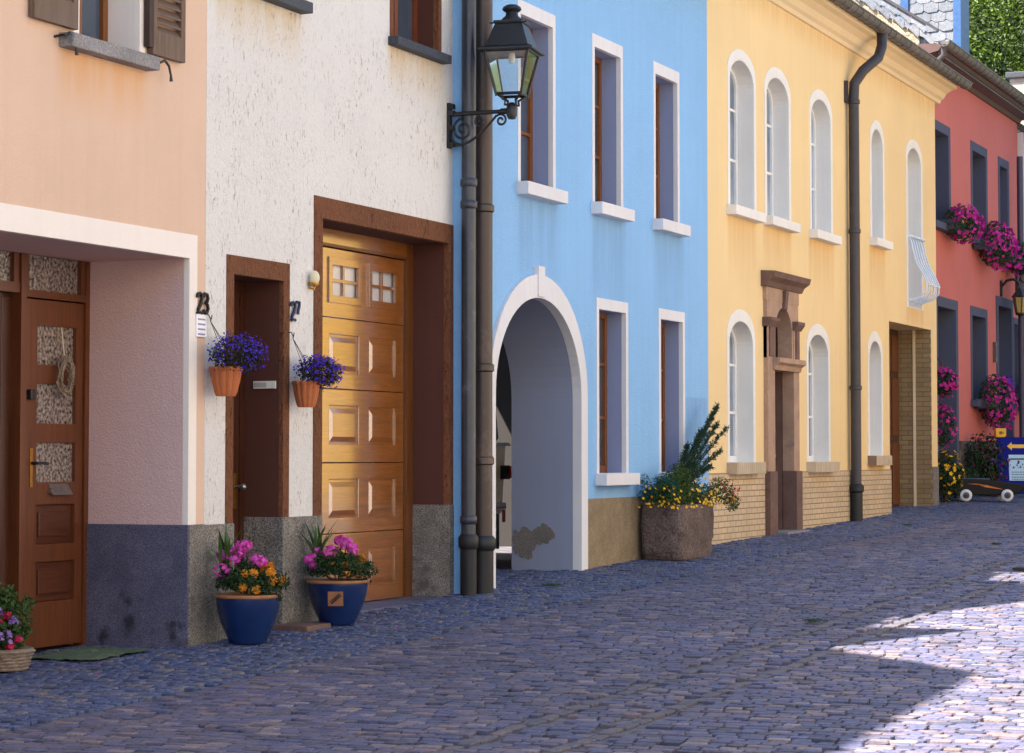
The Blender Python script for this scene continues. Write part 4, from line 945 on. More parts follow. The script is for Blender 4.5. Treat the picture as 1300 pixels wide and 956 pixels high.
# blind switch on red house door jamb, wall lantern
yq = yy(1261, XR); zq = zz(1261, 447, XR)
solo(MB().box(XR, XR + .06, yq - .06, yq + .06, zq - .18, zq + .18).box(XR + .06, XR + .065, yq - .04, yq + .04, zq - .1, zq + .12), 'letter_box', paint('dark_letter_box', (.10, .08, .08), .4), 'small dark box beside the right doorway of the red house', 'letter box', (XR, yq, zq), bevel=.006)
ya = yy(1274, XR + .05); za = zz(1274, 366, XR)
wl = thing('wall_lantern', 'small dark lantern with amber glass on the red house', 'wall lantern', (XR, ya, za))
part(MB().box(XR, XR + .04, ya - .05, ya + .05, za - .17, za + .12).tube([(XR + .02, ya, za), (XR + .12, ya, za + .12), (XR + .24, ya, za + .14), (XR + .34, ya, za + .08), (XR + .36, ya, za - .04)], .025, 8), 'bracket', m_ironblk, wl, smooth=True)
xl = XR + .36
part(MB().lathe([(.02, .02), (.06, -.02), (.15, -.13), (.16, -.15), (.13, -.155)], (xl, ya, za - .04), 6), 'lantern_hood', m_ironblk, wl)
part(MB().lathe([(.125, -.16), (.075, -.44)], (xl, ya, za - .04), 6), 'lantern_glass', glass('amber_glass', (.30, .22, .06), .2, .2, 30, .5, (.42, .33, .10)), wl)
mb = MB()
for k in range(6):
    an = 2 * PI * k / 6; mb.tube([(xl + .13 * math.cos(an), ya + .13 * math.sin(an), za - .19), (xl + .08 * math.cos(an), ya + .08 * math.sin(an), za - .48)], .010, 6)
mb.lathe([(.09, 0), (.085, -.03), (.03, -.06), (.02, -.10)], (xl, ya, za - .48), 12)
part(mb, 'lantern_frame', m_ironblk, wl)
# bracket at the far right edge
yb = yy(1297, -8.35)
fb = MB().box(-8.45, -8.40, yb - .05, yb + .05, 2.75, 3.7).tube([(-8.4, yb, 3.45), (-7.9, yb, 3.45)], .03, 8).tube([(-8.4, yb, 3.0), (-8.2, yb, 3.08), (-8.05, yb, 3.25), (-7.98, yb, 3.42)], .022, 8).tube([(-8.25 + .1 * math.cos(a), yb, 3.3 + .1 * math.sin(a)) for a in [k * PI / 8 for k in range(17)]], .018, 6)
solo(fb, 'wall_bracket', m_ironblk, 'dark scrolled iron bracket on the pale house at the right edge', 'bracket', (-8.45, yb, 3), smooth=True)

# ================================================================== coil of cane hanging on the wooden door
wx = -9.11 + .03; wy, wz_ = yy(80, wx), zz(80, 476, wx)
wr = thing('cane_wreath', 'loose oval coil of cane hanging by a string on the wooden door', 'wreath', (wx, wy, wz_))
mb = MB()
for k in range(15):
    a, b = .075 * random.uniform(.7, 1.1), .125 * random.uniform(.75, 1.08); ph_ = random.uniform(0, 6.28); ty_, tz_ = random.gauss(0, .012), random.gauss(-.01, .014); n = 34; tw = random.uniform(-.25, .25)
    pts = []
    for q_ in range(n + 1):
        t = 2 * PI * q_ / n; aa = a * math.cos(t); bb = b * math.sin(t)
        pts.append((wx + .01 + .03 * abs(math.sin(t * 1.5 + ph_)) + random.gauss(0, .003), wy + ty_ + aa * math.cos(tw) - bb * math.sin(tw), wz_ + tz_ + aa * math.sin(tw) + bb * math.cos(tw)))
    mb.tube(pts, .0045, 5)
part(mb, 'cane_coil', stones('cane', [(.16, .10, .06), (.34, .24, .15), (.46, .35, .24), (.09, .06, .045)], .6), wr, smooth=True)
part(MB().tube([(wx, wy - .02, zz(73, 415, wx)), (wx + .01, wy + .005, wz_ + .12)], .0045, 5), 'string', paint('pale_string', (.62, .54, .46), .8), wr)

# ================================================================== doormat
zg_m = zg(13.2)
mv = MB(); nX, nY = 26, 22
for i in range(nX + 1):
    for j in range(nY + 1):
        x = -8.86 + .52 * i / nX; y = 12.86 + .72 * j / nY
        mv.v.append((x + random.gauss(0, .004), y + random.gauss(0, .004), zst(x, y) + .014 + .008 * noise.noise(Vector((x * 9, y * 9, 0))) + random.gauss(0, .0025)))
for i in range(nX):
    for j in range(nY): a = i * (nY + 1) + j; mv.f.append((a, a + nY + 1, a + nY + 2, a + 1))
solo(mv, 'doormat', granite('green_grass_mat', (.055, .085, .045), (.13, .16, .10), 120, .95, 1.0), 'worn green doormat on the cobbles in front of the wooden door', 'doormat', (-8.6, 13.2, zg_m), recalc=False)

# ================================================================== plants
m_leafdk = leafmat('dark_leaf', (.010, .028, .008), (.035, .075, .020))
m_leafmid = leafmat('mid_leaf', (.018, .055, .012), (.075, .14, .03))
m_leafgrey = leafmat('olive_stem_leaf', (.010, .014, .007), (.038, .040, .02))
m_bluegreen = leafmat('blue_green_needle', (.010, .060, .045), (.03, .13, .09))
m_conif = leafmat('conifer_needle', (.008, .030, .014), (.03, .075, .035))
m_lob = leafmat('lobelia_violet', (.045, .008, .36), (.09, .025, .60), .6, .3)
m_pink = leafmat('phlox_pink', (.62, .05, .40), (.85, .16, .62), .6, .3)
m_mag = leafmat('petunia_magenta', (.45, .008, .22), (.72, .03, .42), .6, .3)
m_orange = leafmat('marigold_orange', (.70, .20, .008), (.88, .36, .015), .6, .2)
m_amber = leafmat('marigold_brown_edge', (.42, .10, .005), (.85, .38, .02), .6, .2)
m_yel = leafmat('bidens_yellow', (.80, .42, .008), (.90, .55, .02), .6, .2)
m_crim = leafmat('crimson_petals', (.42, .01, .06), (.62, .02, .12), .6, .2)
m_lilac = leafmat('lilac_petals', (.36, .20, .62), (.50, .32, .75), .6, .2)
m_whitep = leafmat('white_petals', (.62, .66, .75), (.8, .82, .85), .6, .2)
m_terra = paint('terracotta', (.42, .125, .045), .7, .2, 9, 0, .3, .15)
m_rimt = paint('terracotta_rim', (.36, .16, .075), .7, .2, 14, 0, .3, .15)
m_glaze = paint('cobalt_glaze', (.006, .022, .10), .14, .3, 5, 0, .75, .03)
m_soil = granite('potting_soil', (.02, .014, .01), (.05, .035, .025), 80, .95, .8)

def cloud(mb, c, rad, n, L, W, shell=.55, upper=False, outn=1.0, droop=0):
    c = Vector(c)
    for k in range(n):
        d = Vector((random.gauss(0, 1), random.gauss(0, 1), random.gauss(0, 1))).normalized()
        if upper and d.z < -.25: d.z *= -.6
        r = shell + (1 - shell) * random.random() ** .5
        p = c + Vector((d.x * rad[0], d.y * rad[1], d.z * rad[2])) * r
        nn = d * outn + Vector((random.gauss(0, .6), random.gauss(0, .6), random.gauss(.25, .6)))
        mb.leaf(p, nn, L * random.uniform(.6, 1.25), W * random.uniform(.6, 1.25), None, random.uniform(.05, .35))
    return mb
def blooms(mb, c, rad, n, r, petals=5, upper=True, cup=.25, shell=.9):
    c = Vector(c)
    for k in range(n):
        d = Vector((random.gauss(0, 1), random.gauss(0, 1), random.gauss(.2, 1))).normalized()
        if upper and d.z < -.2: d.z *= -.5
        p = c + Vector((d.x * rad[0], d.y * rad[1], d.z * rad[2])) * random.uniform(shell, 1.08)
        mb.floret(p, d + Vector((random.gauss(0, .35), random.gauss(0, .35), random.gauss(.1, .35))), r * random.uniform(.7, 1.15), petals, cup)
    return mb
def umbel(c, r, n=34, fr=.017):
    mb = MB(); c = Vector(c)
    for k in range(n):
        d = Vector((random.gauss(0, 1), random.gauss(0, 1), random.gauss(.15, 1))).normalized()
        mb.floret(c + Vector((d.x, d.y, d.z * .8)) * r * random.uniform(.8, 1.05), d + Vector((random.gauss(0, .25),) * 3), fr * random.uniform(.85, 1.15), 5, .12)
    return mb
def marigold(c, r, n):
    mb = MB(); c = Vector(c); n = Vector(n).normalized()
    for ring, (rr, m) in enumerate(((1.0, 11), (.75, 9), (.5, 7), (.25, 4))):
        t = n.orthogonal().normalized(); b = n.cross(t); a0 = random.random() * 6
        for k in range(m):
            an = a0 + 2 * PI * k / m; d = t * math.cos(an) + b * math.sin(an)
            mb.leaf(c + d * r * rr * .62 + n * r * .16 * ring, n * (1.0) + d * (.35 - .15 * ring) * (-1) + d * random.gauss(0, .15), r * .75, r * .62, d, .12)
    return mb

# hanging pots of lobelia
def hanging_pot(px, vt, vb, r, fo, label):
    xc = -8.3 + r + .025; yc = yy(px, xc); z1_, z0_ = zz(px, vt, xc), zz(px, vb, xc); h = z1_ - z0_
    t = thing('hanging_planter', label, 'hanging planter', (-8.3, yc, z0_), 'terracotta wall pots of lobelia')
    part(MB().lathe([(r * .60, 0), (r * .70, h * .12), (r * .88, h * .5), (r * .97, h * .82), (r * 1.0, h * .86), (r * 1.06, h * .90), (r * 1.06, h), (r * .96, h), (r * .92, h * .88)], (xc, yc, z0_), 48, .10, 12), 'pot', m_terra, t, smooth=True)
    cx, cy, cz, a, b, c = fo
    mb = MB()
    cc = Vector((xc + cx, yc + cy, z1_ + cz))
    for k in range(650):                                   # wiry trailing stems
        d = Vector((random.gauss(0, 1), random.gauss(0, 1), random.gauss(.15, .8))).normalized(); d.x = abs(d.x) * .8 - .1 if random.random() < .8 else d.x * .3
        p = cc + Vector((d.x * a, d.y * b, d.z * c)) * random.uniform(.55, 1)
        mb.leaf(p, Vector((random.gauss(0, 1), random.gauss(0, 1), random.gauss(.3, 1))), random.uniform(.015, .035), random.uniform(.004, .010), d)
    cloud(mb, cc, (a * .92, b * .92, c * .88), 1500, .026, .012, .35)
    part(mb, 'foliage', m_leafgrey, t, recalc=False)
    fb_ = MB(); 
    for k in range(430):
        d = Vector((random.gauss(.35, 1), random.gauss(0, 1), random.gauss(.35, .9))).normalized()
        p = cc + Vector((d.x * a, d.y * b, d.z * c)) * random.uniform(.72, 1.08); p.x = max(p.x, -8.285)
        fb_.floret(p, d + Vector((random.gauss(.3, .4), random.gauss(-.3, .4), random.gauss(.1, .4))), random.uniform(.007, .0125), 5, .1)
    part(fb_, 'blossoms', m_lob, t, recalc=False)
    hk = MB(); hzk = z1_ + .36
    hk.tube([(-8.3, yc - .05, hzk), (-8.27, yc - .05, hzk), (-8.255, yc - .05, hzk - .025), (-8.265, yc - .03, hzk - .04), (-8.27, yc - .01, hzk - .02), (-8.27, yc - .005, hzk)], .004, 6)
    for a_ in (-.9, .3, 1.3): hk.tube([(-8.268, yc - .03, hzk - .04), (xc + r * .8 * math.cos(a_), yc + r * .8 * math.sin(a_), z1_)], .0022, 5)
    part(hk, 'hook', m_ironblk, t)
    return t
hanging_pot(287, 466, 503, .115, (.05, .07, .085, .18, .30, .155), 'terracotta wall pot of violet lobelia left of the narrow doorway')
hanging_pot(389, 484, 517, .105, (.06, .09, .07, .165, .25, .135), 'terracotta wall pot of violet lobelia beside the garage door')

# cobalt pots
def blue_pot(xc, yc, rt, h, seed, label, pinks, golds, spike, plaque, group='cobalt blue glazed pots by the white house'):
    random.seed(seed); z0_ = zst(xc, yc) + .006
    t = thing('potted_plant', label, 'potted plant', (xc, yc, z0_), group)
    s_ = h
    part(MB().lathe([(rt * .56, 0), (rt * .585, .008), (rt * .64, h * .12), (rt * .70, h * .20), (rt * .84, h * .42), (rt * .93, h * .62), (rt * .975, h * .78), (rt * .985, h * .90), (rt * .985, h * .925), (rt * .90, h * .925)], (xc, yc, z0_), 56), 'pot', m_glaze, t, smooth=True)
    part(MB().lathe([(rt * .90, h * .90), (rt * .985, h * .926), (rt * 1.035, h * .935), (rt * 1.05, h * .965), (rt * 1.03, h * .995), (rt * .98, h), (rt * .90, h * .99), (rt * .88, h * .9)], (xc, yc, z0_), 56), 'rim', m_rimt, t, smooth=True)
    part(MB().lathe([(.001, h * .90), (rt * .9, h * .91)], (xc, yc, z0_), 24, close=False), 'soil', m_soil, t)
    zt_ = z0_ + h
    fol = MB(); cloud(fol, (xc, yc, zt_ + .07), (rt * 1.05, rt * 1.05, .17), 1500, .038, .018, .25, True)
    cloud(fol, (xc + .05, yc + .02, zt_ + .06), (rt * 1.15, rt * 1.15, .13), 900, .036, .015, .5, True); cloud(fol, (xc + .16, yc + .02, zt_ - .0), (.10, .10, .08), 160, .034, .015, .4)
    part(fol, 'foliage', m_leafdk, t, recalc=False)
    sp = MB()
    for k in range(20):
        an = random.uniform(0, 6.28); tilt = random.uniform(.1, .8); L = random.uniform(.22, .34); d = Vector((math.cos(an) * tilt, math.sin(an) * tilt, 1)).normalized(); side = d.cross(Vector((0, 0, 1))).normalized()
        b0 = Vector((xc + spike[0], yc + spike[1], zt_ + spike[2])) + Vector((random.gauss(0, .02), random.gauss(0, .02), random.uniform(0, .08)))
        bend = Vector((math.cos(an), math.sin(an), -.4)) * .03
        m_ = b0 + d * L * .5; e = b0 + d * L + bend; wv = side * .014
        sp.add([b0 - wv * .6, b0 + wv * .6, m_ + wv, m_ - wv, e], [(0, 1, 2, 3), (3, 2, 4)])
    part(sp, 'spiky_leaves', m_leafmid, t, recalc=False)
    cs = Vector((math.cos(YAW), math.sin(YAW), 0)); tc = Vector((math.sin(YAW), -math.cos(YAW), 0))
    base = Vector((xc, yc, zt_))
    st = MB()
    for (du, dz, r_, fwd) in pinks:
        c = base + cs * du + tc * fwd + Vector((0, 0, dz)); part(umbel(c, r_ * 1.22, 48, .018), 'pink_bloom', m_pink, t, recalc=False); st.tube([base + Vector((du * .3, 0, 0)), c], .004, 5)
    for (du, dz, r_, fwd, o_) in golds:
        c = base + cs * du + tc * fwd + Vector((0, 0, dz)); part(marigold(c, r_ * 1.15, tc + Vector((random.gauss(0, .3), random.gauss(0, .3), .5))), 'marigold', m_orange if o_ else m_amber, t, recalc=False)
    part(st, 'stems', m_leafgrey, t)
    if plaque:
        n = tc; fz = z0_ + h * .60; rr = rt * .905
        pc = base + tc * rr * 1.0; pc.z = fz; ps = .055
        sl = Vector((0, 0, 1)) + tc * .30; sl.normalize()
        c4 = [pc + tc * .012 + cs * a * ps + sl * b * ps for a, b in ((-1, -1), (1, -1), (1, 1), (-1, 1))]; d4 = [p - tc * .04 for p in c4]
        pq = part(MB().add(c4 + d4, [(0, 1, 2, 3), (7, 6, 5, 4), (0, 4, 5, 1), (1, 5, 6, 2), (2, 6, 7, 3), (3, 7, 4, 0)]), 'plaque', m_rimt, t)
        lf = MB(); off = tc * .0145
        for k in range(6):
            u_ = -.032 + k * .012; c = pc + off + cs * u_ + sl * (u_ * .9)
            for sgn in (-1, 1): lf.leaf(c + (cs * .5 * sgn - sl * .5 * sgn) * .014 + (cs + sl) * .004, tc, .030, .012, (cs * (.5 + .5 * (sgn > 0)) + sl * (.5 + .5 * (sgn < 0))), 0)
        lf.add([pc + off + cs * -.04 + sl * -.04, pc + off + cs * -.036 + sl * -.042, pc + off + cs * .034 + sl * .03, pc + off + cs * .03 + sl * .034], [(0, 1, 2, 3)])
        part(lf, 'leaf_emblem', paint('black_emblem', (.012, .01, .009), .5), pq, recalc=False)
    return t
k_ = 15.6 / 3000
blue_pot(-8.0, 14.26, .222, .335, 11, 'cobalt blue pot of pink phlox and many gold edged marigolds, nearest the peach house',
         [((a - 315) * k_, (752 - b) * k_, r_, f) for a, b, r_, f in ((283, 721, .052, .10), (300, 703, .058, .06), (283, 702, .040, .02), (307, 690, .046, .0), (298, 696, .036, -.03), (326, 706, .036, .06), (334, 710, .034, .08), (312, 689, .032, -.04))],
         [((a - 315) * k_, (752 - b) * k_, r_, f, o_) for a, b, r_, f, o_ in ((314, 724, .030, .16, 0), (325, 724, .034, .15, 0), (338, 718, .034, .12, 0), (347, 723, .036, .12, 0), (350, 734, .036, .14, 0), (361, 735, .034, .05, 0), (313, 741, .032, .2, 0), (330, 744, .032, .2, 0), (345, 715, .03, .05, 0))],
         (-.14, -.08, .12), False)
blue_pot(-8.03, 15.66, .225, .325, 23, 'cobalt blue pot bearing a small leaf plaque, in front of the garage frame',
         [((a - 426) * k_ * 1.06, (733 - b) * k_ * 1.06, r_, f) for a, b, r_, f in ((416, 696, .052, .06), (430, 681, .040, .0), (438, 686, .044, .02), (446, 693, .040, .02), (392, 704, .030, .05), (387, 706, .028, .08), (394, 714, .026, .08), (397, 694, .028, 0))],
         [((a - 426) * k_ * 1.06, (733 - b) * k_ * 1.06, r_, f, o_) for a, b, r_, f, o_ in ((421, 713, .028, .15, 1), (437, 713, .032, .12, 1), (440, 724, .028, .18, 1), (454, 712, .036, .04, 0), (457, 705, .034, -.02, 0), (455, 720, .032, .06, 0), (450, 706, .028, .0, 0))],
         (-.14, -.07, .12), True)
random.seed(99)
# basket at the left edge
bx_, by_ = -8.62, 12.27; bz0 = zst(bx_, by_) + .005
bb = thing('flower_basket', 'wicker basket of crimson and lilac flowers beside the wooden door', 'flower basket', (bx_, by_, bz0))
part(MB().lathe([(.15, 0), (.17, .04), (.19, .09), (.20, .13), (.195, .135), (.17, .13)], (bx_, by_, bz0), 40), 'basket', wood('wicker', (.30, .22, .15), 'x', .8, 0, .5), bb, smooth=True)
wv = MB()
for r_ in range(6):
    z = bz0 + .012 + r_ * .021; rr = .157 + .04 * r_ / 5
    wv.tube([(bx_ + (rr + .006 * math.sin(k * PI * .5 + r_ * PI * .5)) * math.cos(2 * PI * k / 48), by_ + (rr + .006 * math.sin(k * PI * .5 + r_ * PI * .5)) * math.sin(2 * PI * k / 48), z) for k in range(49)], .0095, 6)
part(wv, 'weave', stones('wicker_strand', [(.26, .20, .14), (.36, .28, .20), (.20, .15, .11)], .7), bb, smooth=True)
fol = MB(); cloud(fol, (bx_, by_, bz0 + .27), (.19, .20, .19), 1300, .042, .022, .3); cloud(fol, (bx_ + .02, by_ - .02, bz0 + .42), (.11, .12, .12), 300, .042, .022, .3); cloud(fol, (bx_ + .08, by_ + .17, bz0 + .40), (.04, .05, .06), 60, .035, .02, .2)
part(fol, 'foliage', m_leafmid, bb, recalc=False)
cs = Vector((math.cos(YAW), math.sin(YAW), 0)); tc = Vector((math.sin(YAW), -math.cos(YAW), 0))
kk = 13.8 / 3000
def bp(u, v, f): return Vector((bx_, by_, bz0)) + cs * (u - 8) * kk + tc * f + Vector((0, 0, (838 - v) * kk))
for u, v in ((23, 763), (13, 772), (39, 795), (28, 804)): part(umbel(bp(u, v, .17), .022, 26, .016), 'crimson_bloom', m_crim, bb, recalc=False)
lb = MB()
for u, v in ((14, 757), (9, 766), (17, 763), (33, 768), (36, 773), (30, 773), (11, 781), (11, 785), (27, 788), (24, 786), (17, 790), (17, 795), (10, 792), (3, 757), (3, 789), (29, 798), (28, 792)): blooms(lb, bp(u, v, .17), (.012, .012, .018), 7, .014)
part(lb, 'lilac_blossoms', m_lilac, bb, recalc=False)

# ================================================================== stone trough with conifer
tx0, tx1, ty0, ty1 = -8.17, -7.68, 22.55, 23.62
tz0 = zst(-7.9, 23.1) - .01; tz1 = zz(860, 641, -7.8)
tr = thing('stone_trough', 'rough stone trough of yellow flowers and a leaning conifer between the blue and yellow houses', 'planter', ((tx0 + tx1) / 2, (ty0 + ty1) / 2, tz0))
bm = bmesh.new(); bmesh.ops.create_cube(bm, size=1); bmesh.ops.subdivide_edges(bm, edges=bm.edges, cuts=26, use_grid_fill=True)
for v in bm.verts:
    p = v.co.copy(); q_ = Vector((p.x, p.y, 0)); e = 7
    m_ = (abs(p.x * 2) ** e + abs(p.y * 2) ** e) ** (1 / e); sc = max(abs(p.x * 2), abs(p.y * 2)) / m_ if m_ > 0 else 1
    zt_ = p.z + .5; tap = .90 + .10 * min(1, zt_ * 2.5) ** .6
    w_ = Vector(((tx0 + tx1) / 2 + p.x * sc * tap * (tx1 - tx0), (ty0 + ty1) / 2 + p.y * sc * tap * (ty1 - ty0), tz0 + zt_ * (tz1 - tz0)))
    nz_ = noise.noise(w_ * 4) * .020 + noise.noise(w_ * 11 * 1.0) * .014 + abs(noise.noise(w_ * 22)) * .012
    d = Vector((p.x, p.y, 0)); d = d.normalized() if d.length > 0 else d
    v.co = w_ + d * nz_ - Vector(OFF[tr.name])
me = bpy.data.meshes.new('trough'); bm.to_mesh(me); bm.free(); me.polygons.foreach_set('use_smooth', [True] * len(me.polygons))
part(me, 'trough', granite('brown_hewn_stone', (.085, .058, .052), (.19, .14, .125), 45, .9, 1.0, blot=(.05, .04, .04)), tr)
T = Vector(((tx0 + tx1) / 2, (ty0 + ty1) / 2, tz1))
fol = MB()
for k in range(10): cloud(fol, (T.x + random.uniform(-.05, .12), ty0 - .02 + k * .12, tz1 + .10 + random.uniform(-.03, .06)), (.23, .13, .13), 300, .038, .016, .3)
cloud(fol, (T.x + .05, ty0 + .42, tz1 + .27), (.14, .18, .16), 620, .042, .017, .3)
cloud(fol, (T.x + .28, ty1 + .02, tz1 + .13), (.14, .20, .15), 560, .036, .015, .3); cloud(fol, (T.x + .38, ty1 + .10, tz1 + .02), (.08, .12, .11), 300, .032, .014, .3)
part(fol, 'foliage', leafmat('trough_leaf', (.016, .048, .010), (.085, .13, .022)), tr, recalc=False)
jn = MB()
for k in range(14):
    c = (T.x + random.uniform(-.2, .16), ty0 + random.uniform(-.08, .25), tz1 + random.uniform(.08, .27)); cloud(jn, c, (.085, .085, .075), 170, .03, .010, .2)
part(jn, 'blue_green_shrub', m_bluegreen, tr, recalc=False)
# leaning conifer: sprays along several stems
cf = MB(); stm = MB()
def spray(a, b, n, spread, ln):
    a, b = Vector(a), Vector(b); d = (b - a)
    for k in range(n):
        t = k / n; p = a + d * t + Vector((0, 0, .04 * math.sin(t * PI)))
        for s_ in range(3):
            o_ = Vector((random.gauss(0, 1), random.gauss(0, 1), random.gauss(.3, 1))).normalized(); L = ln * (1.05 - .75 * t) * random.uniform(.6, 1.2)
            tip = p + (d.normalized() * .9 + o_ * spread).normalized() * L
            for j in range(5):
                q0 = p.lerp(tip, j / 5); nd = ((tip - p).normalized() + Vector((random.gauss(0, .5), random.gauss(0, .5), random.gauss(0, .5)))).normalized()
                cf.leaf(q0 + nd * .02, Vector((random.gauss(0, 1), random.gauss(0, 1), random.gauss(0, 1))), .055, .0075, nd)
cb = Vector((T.x - .02, 23.1, tz1 + .08))
def cpt(u, v): return pt(u, v, T.x)
tips = [(917, 516, 95, .13), (911, 538, 55, .15), (887, 548, 50, .12), (881, 566, 40, .13), (923, 542, 38, .13), (914, 572, 38, .12), (905, 592, 40, .13), (878, 590, 40, .13)]
for u, v, n, ln in tips:
    Y, Z = cpt(u, v); e = Vector((T.x + random.gauss(.0, .05), Y, Z)); spray(cb, e, n, .55, ln); stm.tube([cb, (cb + e) / 2 + Vector((0, 0, .03)), e], [.014, .009, .003], 6)
part(cf, 'conifer_needles', m_conif, tr, recalc=False); part(stm, 'conifer_stem', m_shutin, tr)
flm = []
ring = MB()
for k in range(6):
    m1 = MB(); m1.floret((0, 0, 0), (0, 0, 1), .0185, 5, .15); m1.floret((0, 0, .004), (0, 0, 1), .007, 5, .3); flm.append(m1)
fl_mesh = flm[0].mesh('yellow_flower', recalc=False); fl_mesh.materials.append(m_yel)
offT = OFF[tr.name]
for k in range(98):
    if k % 2: p = Vector((tx1 + .05 + random.gauss(.02, .03), ty0 + (ty1 - ty0 + .05) * random.random(), tz1 + .20 * random.random() ** 1.3 - .03))
    else: p = Vector((tx0 + .02 + (tx1 - tx0 + .05) * random.random(), ty0 - .06 + random.gauss(-.02, .03), tz1 + .20 * random.random() ** 1.3 - .03))
    if k % 7 == 0: p += Vector((-.08, .1, .10))
    o = bpy.data.objects.new('yellow_flower', fl_mesh); COL.objects.link(o); o.parent = tr; o.location = p - offT
    o.rotation_euler = (Vector((.7, -.5, .5)) + Vector((random.gauss(0, .3), random.gauss(0, .3), random.gauss(0, .3)))).to_track_quat('Z', 'Y').to_euler()
rd = MB(); blooms(rd, (T.x + .34, ty1 + .06, tz1 + .12), (.13, .2, .13), 45, .015)
part(rd, 'red_blossoms', m_crim, tr, recalc=False)
og = MB(); blooms(og, (T.x + .40, ty1 + .12, tz1 + .02), (.08, .12, .10), 16, .02)
part(og, 'orange_blossoms', m_orange, tr, recalc=False)

# ================================================================== flower boxes on the red house
def flower_box(y0, y1, zc, label, mats, hang=.35, xo=.16, rx=.26, rz=.30, dense=1.0):
    t = thing('flower_box', label, 'flower box', (XR, (y0 + y1) / 2, zc), 'flower boxes on the red house')
    part(MB().box(XR + .03, XR + .24, y0 + .08, y1 - .08, zc, zc + .17), 'box', m_slatesill, t, bevel=.01)
    W = y1 - y0; c = (XR + xo + .08, (y0 + y1) / 2, zc + .14)
    fol = MB(); cloud(fol, c, (rx, W * .5, rz), int(900 * dense), .075, .036, .4)
    part(fol, 'foliage', m_leafdk, t, recalc=False)
    for nm, m_, n, dy, dz, sc in mats:
        bl = MB(); blooms(bl, (c[0] + .05, c[1] + dy, c[2] + dz), (rx, W * .5 * sc, rz * sc), int(n), .044, 5, False)
        part(bl, nm, m_, t, recalc=False)
    return t
flower_box(38.35, 39.85, 3.72, 'magenta petunias spilling from the upper left window of the red house', [('blossoms', m_mag, 210, .1, .0, 1.0)], rz=.32)
flower_box(40.95, 42.75, 3.60, 'large mass of magenta petunias under the upper middle window of the red house', [('blossoms', m_mag, 300, .15, -.02, 1.0)], rz=.42, dense=1.4)
flower_box(43.4, 45.0, 3.55, 'white and magenta flowers under the upper right window of the red house', [('blossoms', m_mag, 90, -.2, -.1, .9), ('white_blossoms', m_whitep, 80, .25, .05, .6)], rz=.33)
flower_box(40.95, 42.6, .82, 'magenta petunias hanging from the lower middle window of the red house', [('blossoms', m_mag, 290, .15, -.05, 1.0), ('violet_blossoms', m_lob, 30, .3, .2, .6)], rz=.48, dense=1.3)
flower_box(44.65, 45.4, 1.05, 'pink flowers in the box by the right doorway of the red house', [('blossoms', m_mag, 70, 0, 0, 1.0), ('white_blossoms', m_whitep, 18, 0, .0, .8)], rz=.28, dense=.6)
def wall_basket(y, z, rx, rz, label, m_, r=.04, n=110, xo=.3, lm=None):
    t = thing('hanging_basket', label, 'hanging basket', (XR, y, z), 'baskets by the left doorway of the red house')
    part(MB().lathe([(.03, -.12), (.10, -.08), (.13, .0), (.13, .02)], (XR + xo, y, z), 16), 'bowl', m_slatesill, t, smooth=True)
    part(MB().tube([(XR, y, z + .4), (XR + xo * .6, y, z + .45), (XR + xo, y, z + .35), (XR + xo, y, z + .05)], .012, 6), 'hook', m_ironblk, t)
    fol = MB(); cloud(fol, (XR + xo, y, z + .03), (rx, rx, rz), 600, .06, .03, .5); part(fol, 'foliage', lm or m_leafdk, t, recalc=False)
    bl = MB(); blooms(bl, (XR + xo + .03, y, z + .03), (rx, rx, rz), n, r, 5, False); part(bl, 'blossoms', m_, t, recalc=False)
wall_basket(yy(1196, XR + .3), 1.13, .22, .24, 'magenta flower basket, upper of two in the left doorway of the red house', m_mag)
wall_basket(yy(1195, XR + .3), .45, .20, .34, 'trailing magenta flower basket, lower of two in the left doorway of the red house', m_mag, n=80)
# shrubs at the foot of the red house
def shrub(x, y, rx, rz, label, m_, fm=None, n=900, nf=60, name='shrub'):
    z = zst(x, y); t = thing(name, label, 'shrub', (x, y, z))
    part(MB().tube([(x, y, z - .02), (x + .03, y, z + rz * .8)], [.03, .012], 8).tube([(x, y, z), (x - .1, y + .1, z + rz)], [.02, .01], 8), 'stem', m_shutin, t)
    fol = MB(); cloud(fol, (x, y, z + rz), (rx, rx, rz), n, .075, .04, .3); part(fol, 'foliage', m_, t, recalc=False)
    if fm: bl = MB(); blooms(bl, (x, y, z + rz), (rx, rx, rz), nf, .04, 5, False); part(bl, 'blossoms', fm, t, recalc=False)
xs_ = -8.3
shrub(-8.42, yy(1198, -8.42), .30, .42, 'low shrub with yellow blossom at the foot of the red house', m_leafdk, m_yel, 800, 70)
shrub(-8.30, yy(1250, -8.30), .42, .55, 'dark leafy shrub with purple flowers behind the toy car', m_leafdk, leafmat('plum_petals', (.16, .01, .09), (.30, .03, .18)), 1500, 60)
shrub(-8.30, yy(1222, -8.30), .30, .28, 'small dark shrub against the stone plinth of the red house', m_leafdk, None, 600)

# ================================================================== blue notice board with arrow
bd = thing('notice_board', 'blue board with a yellow arrow and a pale poster near the toy car', 'notice board', (0, 0, 0), local=True)
by0 = 40.2; d0 = ray(1268, 632); xA = d0.x / d0.y * by0; zA = zst(xA, by0); 
bd.location = (xA, by0, zA); bd.rotation_euler = (0, 0, YAW * .92)
